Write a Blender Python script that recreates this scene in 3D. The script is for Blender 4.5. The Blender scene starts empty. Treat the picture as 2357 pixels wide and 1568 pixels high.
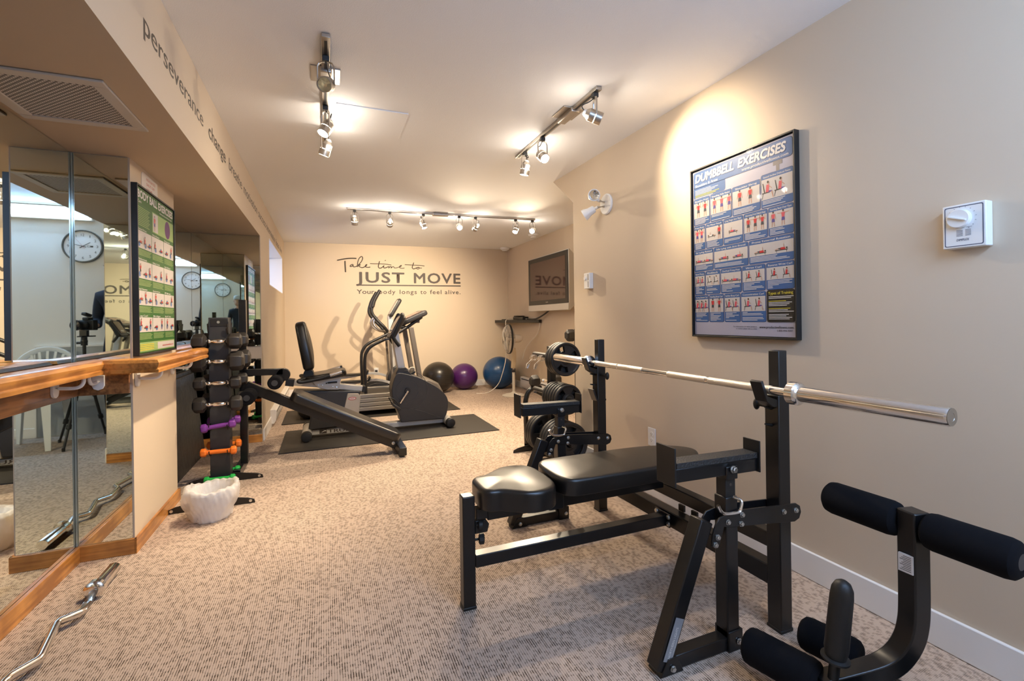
import bpy, math, random
from mathutils import Vector, Matrix
random.seed(7)
scn = bpy.context.scene
COL = scn.collection
PI = math.pi
R = math.radians

# ------------------------------------------------------------------ camera
TH = R(22.012); ROLL = 0.014; F = 1070.0
fw = Vector((math.sin(TH), math.cos(TH), 0)); rt = Vector((math.cos(TH), -math.sin(TH), 0)); up = Vector((0, 0, 1))
cx_ = rt*math.cos(ROLL) - up*math.sin(ROLL); cy_ = rt*math.sin(ROLL) + up*math.cos(ROLL)
cam_d = bpy.data.cameras.new('camera'); cam = bpy.data.objects.new('camera', cam_d); COL.objects.link(cam)
cam_d.sensor_width = 36; cam_d.sensor_fit = 'HORIZONTAL'; cam_d.lens = F/2357*36
cam_d.shift_y = -(784-734.94)/2357; cam_d.shift_x = 0; cam_d.clip_start = 0.01
m = Matrix((cx_, cy_, -fw)).transposed().to_4x4(); m.translation = Vector((0, 0, 1.12)); cam.matrix_world = m
scn.camera = cam
# ------------------------------------------------------------------ world, exposure
scn.view_settings.view_transform = 'Standard'; scn.view_settings.look = 'None'
scn.view_settings.gamma = 1; scn.view_settings.use_curve_mapping = False
scn.view_settings.exposure = 1.10
w = bpy.data.worlds.new('sky'); scn.world = w; w.use_nodes = True
w.node_tree.nodes['Background'].inputs[0].default_value = (0.45, 0.62, 1, 1)
w.node_tree.nodes['Background'].inputs[1].default_value = .6
cy = scn.cycles
cy.use_denoising = True; cy.max_bounces = 10; cy.diffuse_bounces = 5; cy.glossy_bounces = 8; cy.transmission_bounces = 6
cy.caustics_reflective = False; cy.caustics_refractive = False; cy.sample_clamp_indirect = 6
YR_ = -.47
WARM = (1.0, 0.80, 0.56); COOL = (0.38, 0.60, 1.0)
def area(name, loc, direction, sx, sy, power, color):
    l = bpy.data.lights.new(name, 'AREA'); l.shape = 'RECTANGLE'; l.size = sx; l.size_y = sy; l.energy = power; l.color = color
    o = bpy.data.objects.new(name, l); COL.objects.link(o); o.location = loc
    o.rotation_euler = Vector(direction).to_track_quat('-Z', 'Y').to_euler(); return o
# daylight through the high window; rear window and its light are added
area('added_rear_cool_light', (1.45, -0.62, 1.62), (-.12, 1, -.1), .66, 1.0, 10, COOL)  # added lamp giving cool light near the camera, set in a made-up window
area('high_window_daylight', (-1.75, 6.5, 2.0), (1, 0.12, -.12), 2.2, 1.0, 8, (0.38, 0.52, 1.0))
area('rear_tube_light', (.75, YR_+.075, 2.24), (0, 1, -.55), 1.45, .10, 16, COOL)


MATS = {}
def mat(name, col, rough=.5, metal=0., spec=.5, bump=None, var=None, emit=None, coat=0, trans=0, alpha=1, sheen=0):
    if name in MATS: return MATS[name]
    m = bpy.data.materials.new(name); m.use_nodes = True; nt = m.node_tree; b = nt.nodes['Principled BSDF']
    b.inputs['Base Color'].default_value = (*col, 1); b.inputs['Roughness'].default_value = rough
    b.inputs['Metallic'].default_value = metal; b.inputs['Specular IOR Level'].default_value = spec
    b.inputs['Coat Weight'].default_value = coat; b.inputs['Transmission Weight'].default_value = trans
    b.inputs['Alpha'].default_value = alpha; b.inputs['Sheen Weight'].default_value = sheen
    if emit: b.inputs['Emission Color'].default_value = (*emit[0], 1); b.inputs['Emission Strength'].default_value = emit[1]
    N = nt.nodes.new; L = nt.links.new
    if bump or var:
        tc = N('ShaderNodeTexCoord')
    if bump:
        n = N('ShaderNodeTexNoise'); n.inputs['Scale'].default_value = bump[0]; n.inputs['Detail'].default_value = 3
        bp = N('ShaderNodeBump'); bp.inputs['Strength'].default_value = bump[1]; bp.inputs['Distance'].default_value = bump[2] if len(bump) > 2 else .002
        L(tc.outputs['Object'], n.inputs['Vector']); L(n.outputs['Fac'], bp.inputs['Height']); L(bp.outputs['Normal'], b.inputs['Normal'])
    if var:
        n = N('ShaderNodeTexNoise'); n.inputs['Scale'].default_value = var[0]; n.inputs['Detail'].default_value = 4
        mx = N('ShaderNodeMix'); mx.data_type = 'RGBA'; mx.inputs[6].default_value = (*col, 1); mx.inputs[7].default_value = (*var[1], 1)
        L(tc.outputs['Object'], n.inputs['Vector']); L(n.outputs['Fac'], mx.inputs[0]); L(mx.outputs[2], b.inputs['Base Color'])
    MATS[name] = m; return m
def wood(name, c1, c2, rough=.32, axis='Y'):
    m = mat(name, c1, rough, coat=.3); nt = m.node_tree; N = nt.nodes.new; L = nt.links.new; b = nt.nodes['Principled BSDF']
    tc = N('ShaderNodeTexCoord'); mp = N('ShaderNodeMapping'); n = N('ShaderNodeTexNoise'); n2 = N('ShaderNodeTexNoise')
    mp.inputs['Scale'].default_value = {'Y': (60, 3, 60), 'X': (3, 60, 60)}[axis]
    n.inputs['Scale'].default_value = 1; n.inputs['Detail'].default_value = 5; n2.inputs['Scale'].default_value = 7; n2.inputs['Detail'].default_value = 3
    mx = N('ShaderNodeMath'); mx.operation = 'MULTIPLY'; r = N('ShaderNodeValToRGB')
    r.color_ramp.elements[0].color = (*c2, 1); r.color_ramp.elements[0].position = .16
    r.color_ramp.elements[1].color = (*c1, 1); r.color_ramp.elements[1].position = .34
    L(tc.outputs['Object'], mp.inputs[0]); L(mp.outputs[0], n.inputs['Vector']); L(tc.outputs['Object'], n2.inputs['Vector'])
    L(n.outputs['Fac'], mx.inputs[0]); L(n2.outputs['Fac'], mx.inputs[1]); L(mx.outputs[0], r.inputs[0]); L(r.outputs[0], b.inputs['Base Color'])
    return m
def carpet():
    m = mat('loop_carpet', (.5, .4, .3), .95, spec=.1); nt = m.node_tree; N = nt.nodes.new; L = nt.links.new; b = nt.nodes['Principled BSDF']
    tc = N('ShaderNodeTexCoord'); sep = N('ShaderNodeSeparateXYZ'); L(tc.outputs['Object'], sep.inputs[0])
    def math_(op, a, bb=None, c=None):
        x = N('ShaderNodeMath'); x.operation = op
        for i, v in enumerate((a, bb, c)):
            if v is None: continue
            if isinstance(v, (int, float)): x.inputs[i].default_value = v
            else: L(v, x.inputs[i])
        return x.outputs[0]
    # ribs along Y every 11 mm, each rib broken into dashes
    P = 0.0080
    xs = math_('DIVIDE', sep.outputs[0], P); rib = math_('FLOOR', xs); fr = math_('FRACT', xs)
    gr = math_('ABSOLUTE', math_('SUBTRACT', fr, .5))                       # 0 in the middle, .5 in the groove
    groove = N('ShaderNodeMapRange'); L(gr, groove.inputs[0]); groove.inputs[1].default_value = .12; groove.inputs[2].default_value = .42
    wn = N('ShaderNodeTexWhiteNoise'); wn.noise_dimensions = '1D'; L(rib, wn.inputs['W'])
    co = N('ShaderNodeCombineXYZ'); L(math_('MULTIPLY', rib, 7.31), co.inputs[0]); L(math_('MULTIPLY', sep.outputs[1], 50.0), co.inputs[1]); L(wn.outputs[0], co.inputs[2])
    nz = N('ShaderNodeTexNoise'); nz.inputs['Scale'].default_value = 1.0; nz.inputs['Detail'].default_value = 2; L(co.outputs[0], nz.inputs['Vector'])
    mask = N('ShaderNodeMapRange'); L(nz.outputs['Fac'], mask.inputs[0]); mask.inputs[1].default_value = .50; mask.inputs[2].default_value = .57
    dash = math_('MULTIPLY', groove.outputs[0], mask.outputs[0])
    dash = math_('ADD', math_('MULTIPLY', dash, .80), math_('MULTIPLY', groove.outputs[0], .27))
    big = N('ShaderNodeTexNoise'); big.inputs['Scale'].default_value = 3; big.inputs['Detail'].default_value = 4; L(tc.outputs['Object'], big.inputs['Vector'])
    base = N('ShaderNodeMix'); base.data_type = 'RGBA'; base.inputs[6].default_value = (.62, .485, .385, 1); base.inputs[7].default_value = (.53, .415, .33, 1); L(big.outputs['Fac'], base.inputs[0])
    mx = N('ShaderNodeMix'); mx.data_type = 'RGBA'; L(dash, mx.inputs[0]); L(base.outputs[2], mx.inputs[6]); mx.inputs[7].default_value = (.085, .06, .042, 1)
    L(mx.outputs[2], b.inputs['Base Color'])
    bp = N('ShaderNodeBump'); bp.inputs['Strength'].default_value = .5; bp.inputs['Distance'].default_value = .003; bp.invert = True
    L(dash, bp.inputs['Height']); L(bp.outputs['Normal'], b.inputs['Normal'])
    return m
def grille_mat():
    m = mat('perforated_grille', (.62, .56, .5), .5); nt = m.node_tree; N = nt.nodes.new; L = nt.links.new; b = nt.nodes['Principled BSDF']
    tc = N('ShaderNodeTexCoord'); mp = N('ShaderNodeMapping'); mp.inputs['Rotation'].default_value = (0, 0, R(45)); mp.inputs['Scale'].default_value = (78, 78, 78)
    v = N('ShaderNodeTexVoronoi'); v.inputs['Randomness'].default_value = 0; v.inputs['Scale'].default_value = 1; v.voronoi_dimensions = '2D'
    r = N('ShaderNodeValToRGB'); r.color_ramp.interpolation = 'CONSTANT'; r.color_ramp.elements[0].color = (.03, .022, .015, 1); r.color_ramp.elements[1].position = .36; r.color_ramp.elements[1].color = (.60, .55, .5, 1)
    L(tc.outputs['Object'], mp.inputs[0]); L(mp.outputs[0], v.inputs['Vector']); L(v.outputs['Distance'], r.inputs[0]); L(r.outputs[0], b.inputs['Base Color']); return m
def knurl_mat():
    m = mat('knurled_chrome', (.72, .69, .64), .34, metal=1); nt = m.node_tree; N = nt.nodes.new; L = nt.links.new; b = nt.nodes['Principled BSDF']
    tc = N('ShaderNodeTexCoord'); v = N('ShaderNodeTexVoronoi'); v.inputs['Scale'].default_value = 420
    bp = N('ShaderNodeBump'); bp.inputs['Strength'].default_value = .8; bp.inputs['Distance'].default_value = .001
    L(tc.outputs['Object'], v.inputs['Vector']); L(v.outputs['Distance'], bp.inputs['Height']); L(bp.outputs['Normal'], b.inputs['Normal']); return m

M_wall = mat('wall_paint', (.60, .492, .365), .72, bump=(160, .12, .001))
M_ceil = mat('ceiling_paint', (.87, .885, .90), .85, bump=(260, .5, .002))
M_trim = mat('white_trim_paint', (.80, .78, .75), .4)
M_carpet = carpet()
M_wood = wood('varnished_wood', (.62, .27, .06), (.30, .11, .022), axis='Y')
M_woodx = wood('varnished_wood_cross', (.62, .27, .06), (.30, .11, .022), axis='X')
M_board = wood('stained_board', (.34, .15, .05), (.12, .048, .016), axis='Y')
M_mirror = mat('mirror_silver', (.80, .86, .83), .012, metal=1)
M_medge = mat('mirror_edge', (.16, .22, .2), .2)
M_blk = mat('black_powder_coat', (.0075, .007, .0072), .28, bump=(500, .06, .0005))
M_blk2 = mat('satin_black_metal', (.010, .0095, .0095), .42)
M_foam = mat('black_foam', (.0055, .0055, .007), .95, spec=.15, bump=(900, .5, .001))
M_vinyl = mat('black_vinyl', (.007, .006, .0055), .33, spec=.6, bump=(320, .18, .0008))
M_rub = mat('black_rubber', (.009, .0085, .008), .5, bump=(240, .3, .001))
M_mat = mat('dark_floor_mat', (.026, .022, .018), .62, bump=(300, .5, .001))
M_chrome = mat('chrome', (.80, .78, .76), .16, metal=1)
M_zinc = mat('zinc_bolt', (.62, .63, .62), .28, metal=1)
M_knurl = knurl_mat()
M_steel = mat('brushed_nickel', (.46, .42, .37), .36, metal=1)
M_silver = mat('silver_paint', (.58, .56, .52), .38, metal=.3)
M_grey = mat('charcoal_plastic', (.030, .030, .032), .42, bump=(400, .12, .0006))
M_brown = mat('taupe_metal', (.14, .12, .10), .45)
M_beige = mat('beige_plastic', (.62, .56, .46), .45)
M_white = mat('white_plastic', (.78, .77, .74), .4)
M_pvc = mat('white_garden_plastic', (.78, .82, .84), .35)
M_dark = mat('decal_dark_brown', (.055, .04, .03), .55)
M_glass = mat('poster_glazing', (0, 0, 0), .03, alpha=.09, spec=.6)
M_screen = mat('plasma_screen', (.045, .012, .011), .05, spec=.45)
M_paper = mat('paper', (.74, .70, .66), .7)
M_ink = mat('red_ink', (.55, .2, .18), .7)
M_purple = mat('purple_vinyl', (.20, .045, .30), .38)
M_orange = mat('orange_vinyl', (.85, .19, .018), .36)
M_green = mat('green_vinyl', (.02, .42, .07), .36)
M_hex = mat('black_hex_rubber', (.020, .017, .015), .45, bump=(260, .22, .001))
M_ballk = mat('black_ball_pvc', (.022, .018, .014), .30, bump=(220, .05, .001))
M_ballp = mat('purple_ball_pvc', (.065, .012, .10), .28)
M_ballb = mat('blue_ball_pvc', (.010, .055, .15), .28)
M_bag = mat('clear_bin_bag', (.86, .84, .82), .32, alpha=.5, bump=(22, .6, .010))
M_bin = mat('white_bin_plastic', (.70, .67, .63), .5)
M_cable = mat('white_cable', (.72, .66, .56), .5)
M_navy = mat('navy_jacket', (.012, .017, .033), .85, bump=(90, .4, .003))
M_jeans = mat('dark_jeans', (.010, .013, .026), .9, bump=(90, .4, .003))
M_skin = mat('skin', (.55, .33, .24), .55)
M_hair = mat('grey_cap', (.55, .56, .57), .8)
M_shoe = mat('dark_shoe', (.02, .018, .016), .6)
M_glow = mat('lamp_filament_glow', (1, 1, 1), .3, emit=((1, .88, .7), 60))
M_glow2 = mat('lamp_ring_glow', (1, 1, 1), .3, emit=((1, .84, .62), 9))
M_reflector = mat('lamp_reflector', (.75, .78, .8), .12, metal=1)
M_adapter = mat('black_adapter', (.02, .02, .02), .5)
M_pane = mat('window_glass', (1, 1, 1), .02, trans=1)
M_greypanel = mat('grey_panel', (.38, .40, .42), .55)
M_clear = mat('clear_acrylic', (.5, .55, .6), .08, alpha=.2)

# ------------------------------------------------------------------ mesh builder
def V3(p): return Vector(p)
def frame_of(d, upv=(0, 0, 1)):
    d = V3(d).normalized(); u = V3(upv)
    if abs(d.dot(u.normalized())) > .99: u = Vector((0, 1, 0)) if abs(d.y) < .9 else Vector((1, 0, 0))
    s = d.cross(u).normalized(); t = s.cross(d).normalized(); return s, t, d
def spline(pts, n=6, closed=False):
    P = [Vector((p[0], p[1], p[2] if len(p) > 2 else 0)) for p in pts]; out = []; N = len(P)
    rng = range(N if closed else N-1)
    for i in rng:
        p0 = P[(i-1) % N] if closed or i > 0 else P[i]; p1 = P[i]; p2 = P[(i+1) % N]
        p3 = P[(i+2) % N] if closed or i+2 < N else P[(i+1) % N]
        for k in range(n):
            t = k/n
            out.append(.5*((2*p1)+(-p0+p2)*t+(2*p0-5*p1+4*p2-p3)*t*t+(-p0+3*p1-3*p2+p3)*t**3))
    if not closed: out.append(P[-1])
    return out
def rrect(w_, h_, r, n=5):
    o = []
    for cx, cy2, a0 in ((w_/2-r, h_/2-r, 0), (-w_/2+r, h_/2-r, 90), (-w_/2+r, -h_/2+r, 180), (w_/2-r, -h_/2+r, 270)):
        for k in range(n+1):
            a = R(a0+90*k/n); o.append((cx+r*math.cos(a), cy2+r*math.sin(a)))
    return o
class MB:
    def __init__(s): s.v = []; s.f = []; s.m = []
    def add(s, vs, fs, mi=0):
        k = len(s.v); s.v += [tuple(v) for v in vs]; s.f += [tuple(i+k for i in f) for f in fs]; s.m += [mi]*len(fs); return s
    def box(s, c, sz, mi=0, M=None):
        vs = [Vector((x*sz[0]/2, y*sz[1]/2, z*sz[2]/2)) for x in (-1, 1) for y in (-1, 1) for z in (-1, 1)]
        if M: vs = [M @ v for v in vs]
        vs = [v+V3(c) for v in vs]
        return s.add(vs, [(0, 1, 3, 2), (4, 6, 7, 5), (0, 4, 5, 1), (2, 3, 7, 6), (0, 2, 6, 4), (1, 5, 7, 3)], mi)
    def ab(s, a, b, mi=0):
        a = V3(a); b = V3(b); return s.box((a+b)/2, b-a, mi) if all((b-a)[i] > 0 for i in range(3)) else s.box((a+b)/2, [abs(x) for x in (b-a)], mi)
    def bar(s, p, q, w_, h_, upv=(0, 0, 1), mi=0):
        p = V3(p); q = V3(q); a, b, d = frame_of(q-p, upv); vs = []
        for o in (p, q):
            for x, y in ((-1, -1), (1, -1), (1, 1), (-1, 1)): vs.append(o+a*x*w_/2+b*y*h_/2)
        return s.add(vs, [(0, 3, 2, 1), (4, 5, 6, 7), (0, 1, 5, 4), (1, 2, 6, 5), (2, 3, 7, 6), (3, 0, 4, 7)], mi)
    def lathe(s, prof, o=(0, 0, 0), axis=(0, 0, 1), seg=24, mi=0, sx=1, sy=1, cap=True):
        a, b, d = frame_of(axis, (0, 1, 0) if abs(V3(axis).normalized().z) > .9 else (0, 0, 1)); o = V3(o); vs = []; fs = []
        for r, z in prof:
            for k in range(seg):
                t = 2*PI*k/seg; vs.append(o+d*z+a*r*math.cos(t)*sx+b*r*math.sin(t)*sy)
        for i in range(len(prof)-1):
            for k in range(seg):
                k2 = (k+1) % seg; fs.append((i*seg+k, i*seg+k2, (i+1)*seg+k2, (i+1)*seg+k))
        if cap and prof[0][0] > 1e-5: fs.append(tuple(reversed(range(seg))))
        if cap and prof[-1][0] > 1e-5: fs.append(tuple(range((len(prof)-1)*seg, len(prof)*seg)))
        return s.add(vs, fs, mi)
    def cyl(s, p, q, r, r2=None, seg=20, mi=0):
        p = V3(p); q = V3(q); return s.lathe([(r, 0), (r if r2 is None else r2, (q-p).length)], p, q-p, seg, mi)
    def path(s, pts, r, seg=10, mi=0, closed=False, flat=1.0):
        P = [V3(p) for p in pts]; n = len(P); vs = []; fs = []; rr = r if isinstance(r, (list, tuple)) else [r]*n
        prev = None
        for i in range(n):
            d = (P[(i+1) % n]-P[i-1]) if (closed or 0 < i < n-1) else (P[1]-P[0] if i == 0 else P[-1]-P[-2])
            if d.length < 1e-9: d = Vector((0, 0, 1))
            d.normalize()
            if prev is None: a, b, _ = frame_of(d)
            else:
                a = prev-d*prev.dot(d)
                if a.length < 1e-6: a, b, _ = frame_of(d)
                a.normalize(); b = d.cross(a)
            prev = a
            for k in range(seg):
                t = 2*PI*k/seg; vs.append(P[i]+a*math.cos(t)*rr[i]+b*math.sin(t)*rr[i]*flat)
        for i in range(n if closed else n-1):
            j = (i+1) % n
            for k in range(seg):
                k2 = (k+1) % seg; fs.append((i*seg+k, i*seg+k2, j*seg+k2, j*seg+k))
        if not closed: fs.append(tuple(reversed(range(seg)))); fs.append(tuple(range((n-1)*seg, n*seg)))
        return s.add(vs, fs, mi)
    def rpath(s, pts, w_, h_, side=(0, 1, 0), mi=0):
        """rectangular tube bent in the plane at right angles to side"""
        P = [V3(p) for p in pts]; n = len(P); vs = []; sd = V3(side).normalized()
        for i in range(n):
            d = (P[min(i+1, n-1)]-P[max(i-1, 0)]).normalized(); b = sd.cross(d).normalized()
            for x, y in ((-1, -1), (1, -1), (1, 1), (-1, 1)): vs.append(P[i]+sd*x*w_/2+b*y*h_/2)
        fs = [(0, 1, 2, 3), tuple(range(4*n-1, 4*n-5, -1))]
        for i in range(n-1):
            for k in range(4):
                k2 = (k+1) % 4; fs.append((i*4+k, (i+1)*4+k, (i+1)*4+k2, i*4+k2))
        return s.add(vs, fs, mi)
    def prism(s, poly, o, u, v, depth, mi=0):
        o = V3(o); u = V3(u); v = V3(v); d = V3(depth); n = len(poly)
        A = [o+u*x+v*y for x, y in poly]; vs = A+[a+d for a in A]
        fs = [tuple(range(n)), tuple(reversed(range(n, 2*n)))]+[(i, n+i, n+(i+1) % n, (i+1) % n) for i in range(n)]
        return s.add(vs, fs, mi)
    def poly(s, poly, o, u, v, mi=0):
        o = V3(o); u = V3(u); v = V3(v); return s.add([o+u*x+v*y for x, y in poly], [tuple(range(len(poly)))], mi)
    def pad(s, outline, z0, z1, r, o=(0, 0, 0), u=(1, 0, 0), v=(0, 1, 0), w_=(0, 0, 1), mi=0, dome=0, rb=None):
        """upholstered pad: outline in (u,v), thickness along w, rounded top edge"""
        o = V3(o); u = V3(u); v = V3(v); w_ = V3(w_); n = len(outline); rb = r*.3 if rb is None else rb
        cx = sum(p[0] for p in outline)/n; cy2 = sum(p[1] for p in outline)/n
        nor = []
        area2 = sum(outline[i][0]*outline[(i+1) % n][1]-outline[(i+1) % n][0]*outline[i][1] for i in range(n))
        sg = 1 if area2 > 0 else -1
        for i in range(n):
            a = outline[i-1]; b = outline[(i+1) % n]; d = Vector((b[0]-a[0], b[1]-a[1])); d.normalize(); nor.append((sg*d.y, -sg*d.x))
        rows = []
        for k in range(4): t = PI/2*k/3; rows.append((rb*(1-math.sin(t)), z0+rb*(1-math.cos(t))))
        for k in range(6): t = PI/2*k/5; rows.append((r*(1-math.cos(t)), z1-r+r*math.sin(t)))
        rings = [(([outline[i][0]-nor[i][0]*ins for i in range(n)]), [outline[i][1]-nor[i][1]*ins for i in range(n)], z) for ins, z in rows]
        vs = []
        for X, Y, z in rings: vs += [o+u*X[i]+v*Y[i]+w_*z for i in range(n)]
        fs = []
        for j in range(len(rings)-1):
            for i in range(n): i2 = (i+1) % n; fs.append((j*n+i, j*n+i2, (j+1)*n+i2, (j+1)*n+i))
        fs.append(tuple(reversed(range(n))))
        base = len(rings)-1; X, Y, z = rings[-1]
        for t, dz in ((.66, .55), (.33, .9)):
            vs += [o+u*(cx+(X[i]-cx)*t)+v*(cy2+(Y[i]-cy2)*t)+w_*(z+dome*dz) for i in range(n)]
            j = base; base = len(vs)//n-1
            for i in range(n): i2 = (i+1) % n; fs.append((j*n+i, j*n+i2, base*n+i2, base*n+i))
        vs.append(o+u*cx+v*cy2+w_*(z+dome)); c = len(vs)-1
        for i in range(n): fs.append((base*n+i, base*n+(i+1) % n, c))
        return s.add(vs, fs, mi)
    def ball(s, c, r, seg=32, rings=18, mi=0, M=None):
        c = V3(c); rx, ry, rz = (r, r, r) if isinstance(r, (int, float)) else r; vs = []; fs = []
        for j in range(rings+1):
            p = PI*j/rings
            for k in range(seg):
                t = 2*PI*k/seg; q = Vector((rx*math.sin(p)*math.cos(t), ry*math.sin(p)*math.sin(t), rz*math.cos(p)))
                vs.append(c+(M @ q if M else q))
        for j in range(rings):
            for k in range(seg): k2 = (k+1) % seg; fs.append((j*seg+k, (j+1)*seg+k, (j+1)*seg+k2, j*seg+k2))
        return s.add(vs, fs, mi)
    def text(s, body, o, u, v, height=None, width=None, bold=0., depth=.0006, mi=0, shear=0., space=1.):
        if bold > .012:
            offs = [(-bold*.7, 0), (bold*.7, 0)] if .021 < bold < .04 or (bold <= .021 and len(body) > 6) else [(-bold, 0), (bold, 0), (0, bold), (0, -bold), (-bold*.7, bold*.7), (bold*.7, bold*.7), (-bold*.7, -bold*.7), (bold*.7, -bold*.7)]
        else: offs = [(0, 0)]
        vs, fs, (x0, x1, y0, y1) = glyphs(body, 0, shear, space)
        if len(offs) > 1: fs = [tuple(i+len(vs)*j for i in f) for j in range(len(offs)) for f in fs]; vs = [(v_[0]+a, v_[1]+c, j*4e-5) for j, (a, c) in enumerate(offs) for v_ in vs]; x0 -= bold; x1 += bold
        cap = CAP; ky = (height/cap) if height else None; kx = (width/(x1-x0)) if width else None
        if ky is None: ky = kx
        if kx is None: kx = ky
        o = V3(o); u = V3(u).normalized(); v = V3(v).normalized(); n = u.cross(v)
        pts = [o+u*(p[0]-x0)*kx+v*p[1]*ky+n*(depth+(p[2] if len(offs) > 1 else 0)) for p in vs]
        return s.add(pts, fs, mi)
_gl = {}
CAP = .70
def glyphs(body, bold, shear, space):
    k = (body, bold, shear, space)
    if k in _gl: return _gl[k]
    c = bpy.data.curves.new('t', 'FONT'); c.body = body; c.size = 1; c.offset = bold; c.shear = shear; c.space_character = space; c.resolution_u = 3
    c.fill_mode = 'FRONT'
    o = bpy.data.objects.new('t', c); COL.objects.link(o); dg = bpy.context.evaluated_depsgraph_get(); me = o.evaluated_get(dg).to_mesh()
    vs = [tuple(x.co) for x in me.vertices]; fs = [tuple(p.vertices) for p in me.polygons]
    xs = [x[0] for x in vs] or [0, 1]; ys = [x[1] for x in vs] or [0, 1]
    o.evaluated_get(dg).to_mesh_clear(); bpy.data.objects.remove(o); bpy.data.curves.remove(c)
    _gl[k] = (vs, fs, (min(xs), max(xs), min(ys), max(ys))); return _gl[k]
CAP = glyphs('H', 0, 0, 1)[2][3]

BASE = {}
def tag(o, label=None, cat=None, group=None, kind=None):
    if label: o['label'] = label
    if cat: o['category'] = cat
    if group: o['group'] = group
    if kind: o['kind'] = kind
    return o
def build(name, mb, mats, parent=None, bevel=0, sharp=35, off=None, seg=2):
    me = bpy.data.meshes.new(name); o3 = V3(off) if off is not None else Vector((0, 0, 0))
    if parent is not None and parent.name in BASE and off is None: o3 = BASE[parent.name]
    me.from_pydata([tuple(V3(v)-o3) for v in mb.v], [], mb.f)
    mats = mats if isinstance(mats, (list, tuple)) else [mats]
    for x in mats: me.materials.append(x)
    me.polygons.foreach_set('material_index', mb.m); me.polygons.foreach_set('use_smooth', [True]*len(me.polygons))
    me.update(); me.set_sharp_from_angle(angle=R(sharp))
    o = bpy.data.objects.new(name, me); COL.objects.link(o)
    if parent is not None: o.parent = parent; BASE[o.name] = o3
    elif off is not None: o.location = o3; BASE[o.name] = o3
    if bevel:
        b = o.modifiers.new('b', 'BEVEL'); b.width = bevel; b.segments = seg; b.limit_method = 'ANGLE'; b.angle_limit = R(40)
    return o
def thing(name, label, cat, loc=(0, 0, 0), group=None, rz=0):
    o = bpy.data.objects.new(name, None); COL.objects.link(o); o.location = loc; o.rotation_euler.z = rz; o.empty_display_size = .05
    BASE[o.name] = V3(loc) if not rz else Vector((0, 0, 0)); return tag(o, label, cat, group)
def part(p, name, mb, mats, **k): return build(name, mb, mats, p, **k)
def solo(name, mb, mats, label, cat, loc=(0, 0, 0), group=None, **k):
    return tag(build(name, mb, mats, off=loc, **k), label, cat, group)
def struct(name, mb, mats, **k): return tag(build(name, mb, mats, **k), kind='structure')
def children(o): return [c for c in COL.objects if c.parent is o]
def copy_tree(o, parent=None, kids=None):
    c = o.copy(); COL.objects.link(c)
    if parent: c.parent = parent
    for ch in children(o): copy_tree(ch, c)
    return c
def bolt(parent, p, d, r=.008, L=.007, name='bolt'):
    p = V3(p); d = V3(d).normalized(); b = MB(); b.lathe([(r*1.25, 0), (r*1.25, L*.25)], p, d, 16)
    b.lathe([(r, L*.25), (r, L), (r*.7, L*1.15)], p, d, 6)
    return part(parent, name, b, M_zinc, sharp=25)

# ================================================================== room shell
ZC = 2.334; XW = 1.903; XS = -.55; XM = -1.098; ZS = 1.94; YR = -.47
struct('floor', MB().ab((-1.4, -.75, -.05), (3.3, 8.1, 0)), M_carpet)
struct('ceiling', MB().ab((-1.4, -.75, ZC), (3.3, 8.1, ZC+.08)), M_ceil)
# left side
struct('wall_left', MB().ab((-1.25, .9, 0), (XM-.006, 5.2, ZC)).ab((XM-.006, 4.956, 0), (-.85, 5.2, ZC)), M_wall)
struct('wall_left_near', MB().ab((-1.25, YR-.2, 0), (XS, .895, ZC)), M_wall)
struct('trim_1', MB().ab((-1.25, .895, ZS), (XS, 4.956, ZC-.0005)), M_wall)           # boxed soffit over the mirrors
b = MB(); Y0, Y1, zb, zt = 5.74, 7.48, 1.53, 2.055
b.ab((-.85, 4.956, 0), (XS, 7.95, zb)).ab((-.85, 4.956, zt), (XS, 7.95, ZC-.0005)).ab((-.85, 4.956, zb), (XS, Y0, zt)).ab((-.85, Y1, zb), (XS, 7.95, zt))
struct('wall_left_far', b, M_wall)
b = MB().ab((-.86, Y0, zt-.012), (XS-.002, Y1, zt)).ab((-.86, Y0, zb), (XS-.002, Y1, zb+.012)).ab((-.86, Y0, zb), (XS-.002, Y0+.01, zt)).ab((-.86, Y1-.01, zb), (XS-.002, Y1, zt))
win = struct('window_1', b, M_trim)
b = MB().ab((-.86, Y0, zb), (-.83, Y0+.04, zt)).ab((-.86, Y1-.04, zb), (-.83, Y1, zt)).ab((-.86, Y0, zt-.04), (-.83, Y1, zt)).ab((-.86, Y0, zb), (-.83, Y1, zb+.04)).ab((-.86, (Y0+Y1)/2-.02, zb), (-.83, (Y0+Y1)/2+.02, zt))
build('window_frame', b, M_trim, win)
struct('wall_pilaster', MB().ab((XM-.004, 2.816, 0), (-.875, 3.534, ZS)), M_wall)
# right side
b = MB().ab((XW, YR-.2, 0), (3.2, 3.34, ZC)); struct('wall_right', b, M_wall)
b = MB().prism([(3.3395, 2.07), (3.3395, ZC-.0004), (3.685, ZC-.0004)], (XW, 0, 0), (0, 1, 0), (0, 0, 1), (1.2, 0, 0)); struct('trim_2', b, M_wall)
struct('wall_right_far', MB().ab((2.98, 3.34, 0), (3.2, 7.8, ZC)), M_wall)
ba = Vector((-.555, 7.786, 0)); bb = Vector((2.998, 7.542, 0)); bd = (bb-ba).normalized(); bn = Vector((bd.y, -bd.x, 0))
if bn.y > 0: bn = -bn
b = MB(); q0 = ba-bd*.3; q1 = bb+bd*.3
b.prism([(q0.x, q0.y), (q1.x, q1.y), (q1.x-bn.x*.15, q1.y-bn.y*.15), (q0.x-bn.x*.15, q0.y-bn.y*.15)], (0, 0, 0), (1, 0, 0), (0, 1, 0), (0, 0, ZC)); struct('wall_back', b, M_wall)
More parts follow.
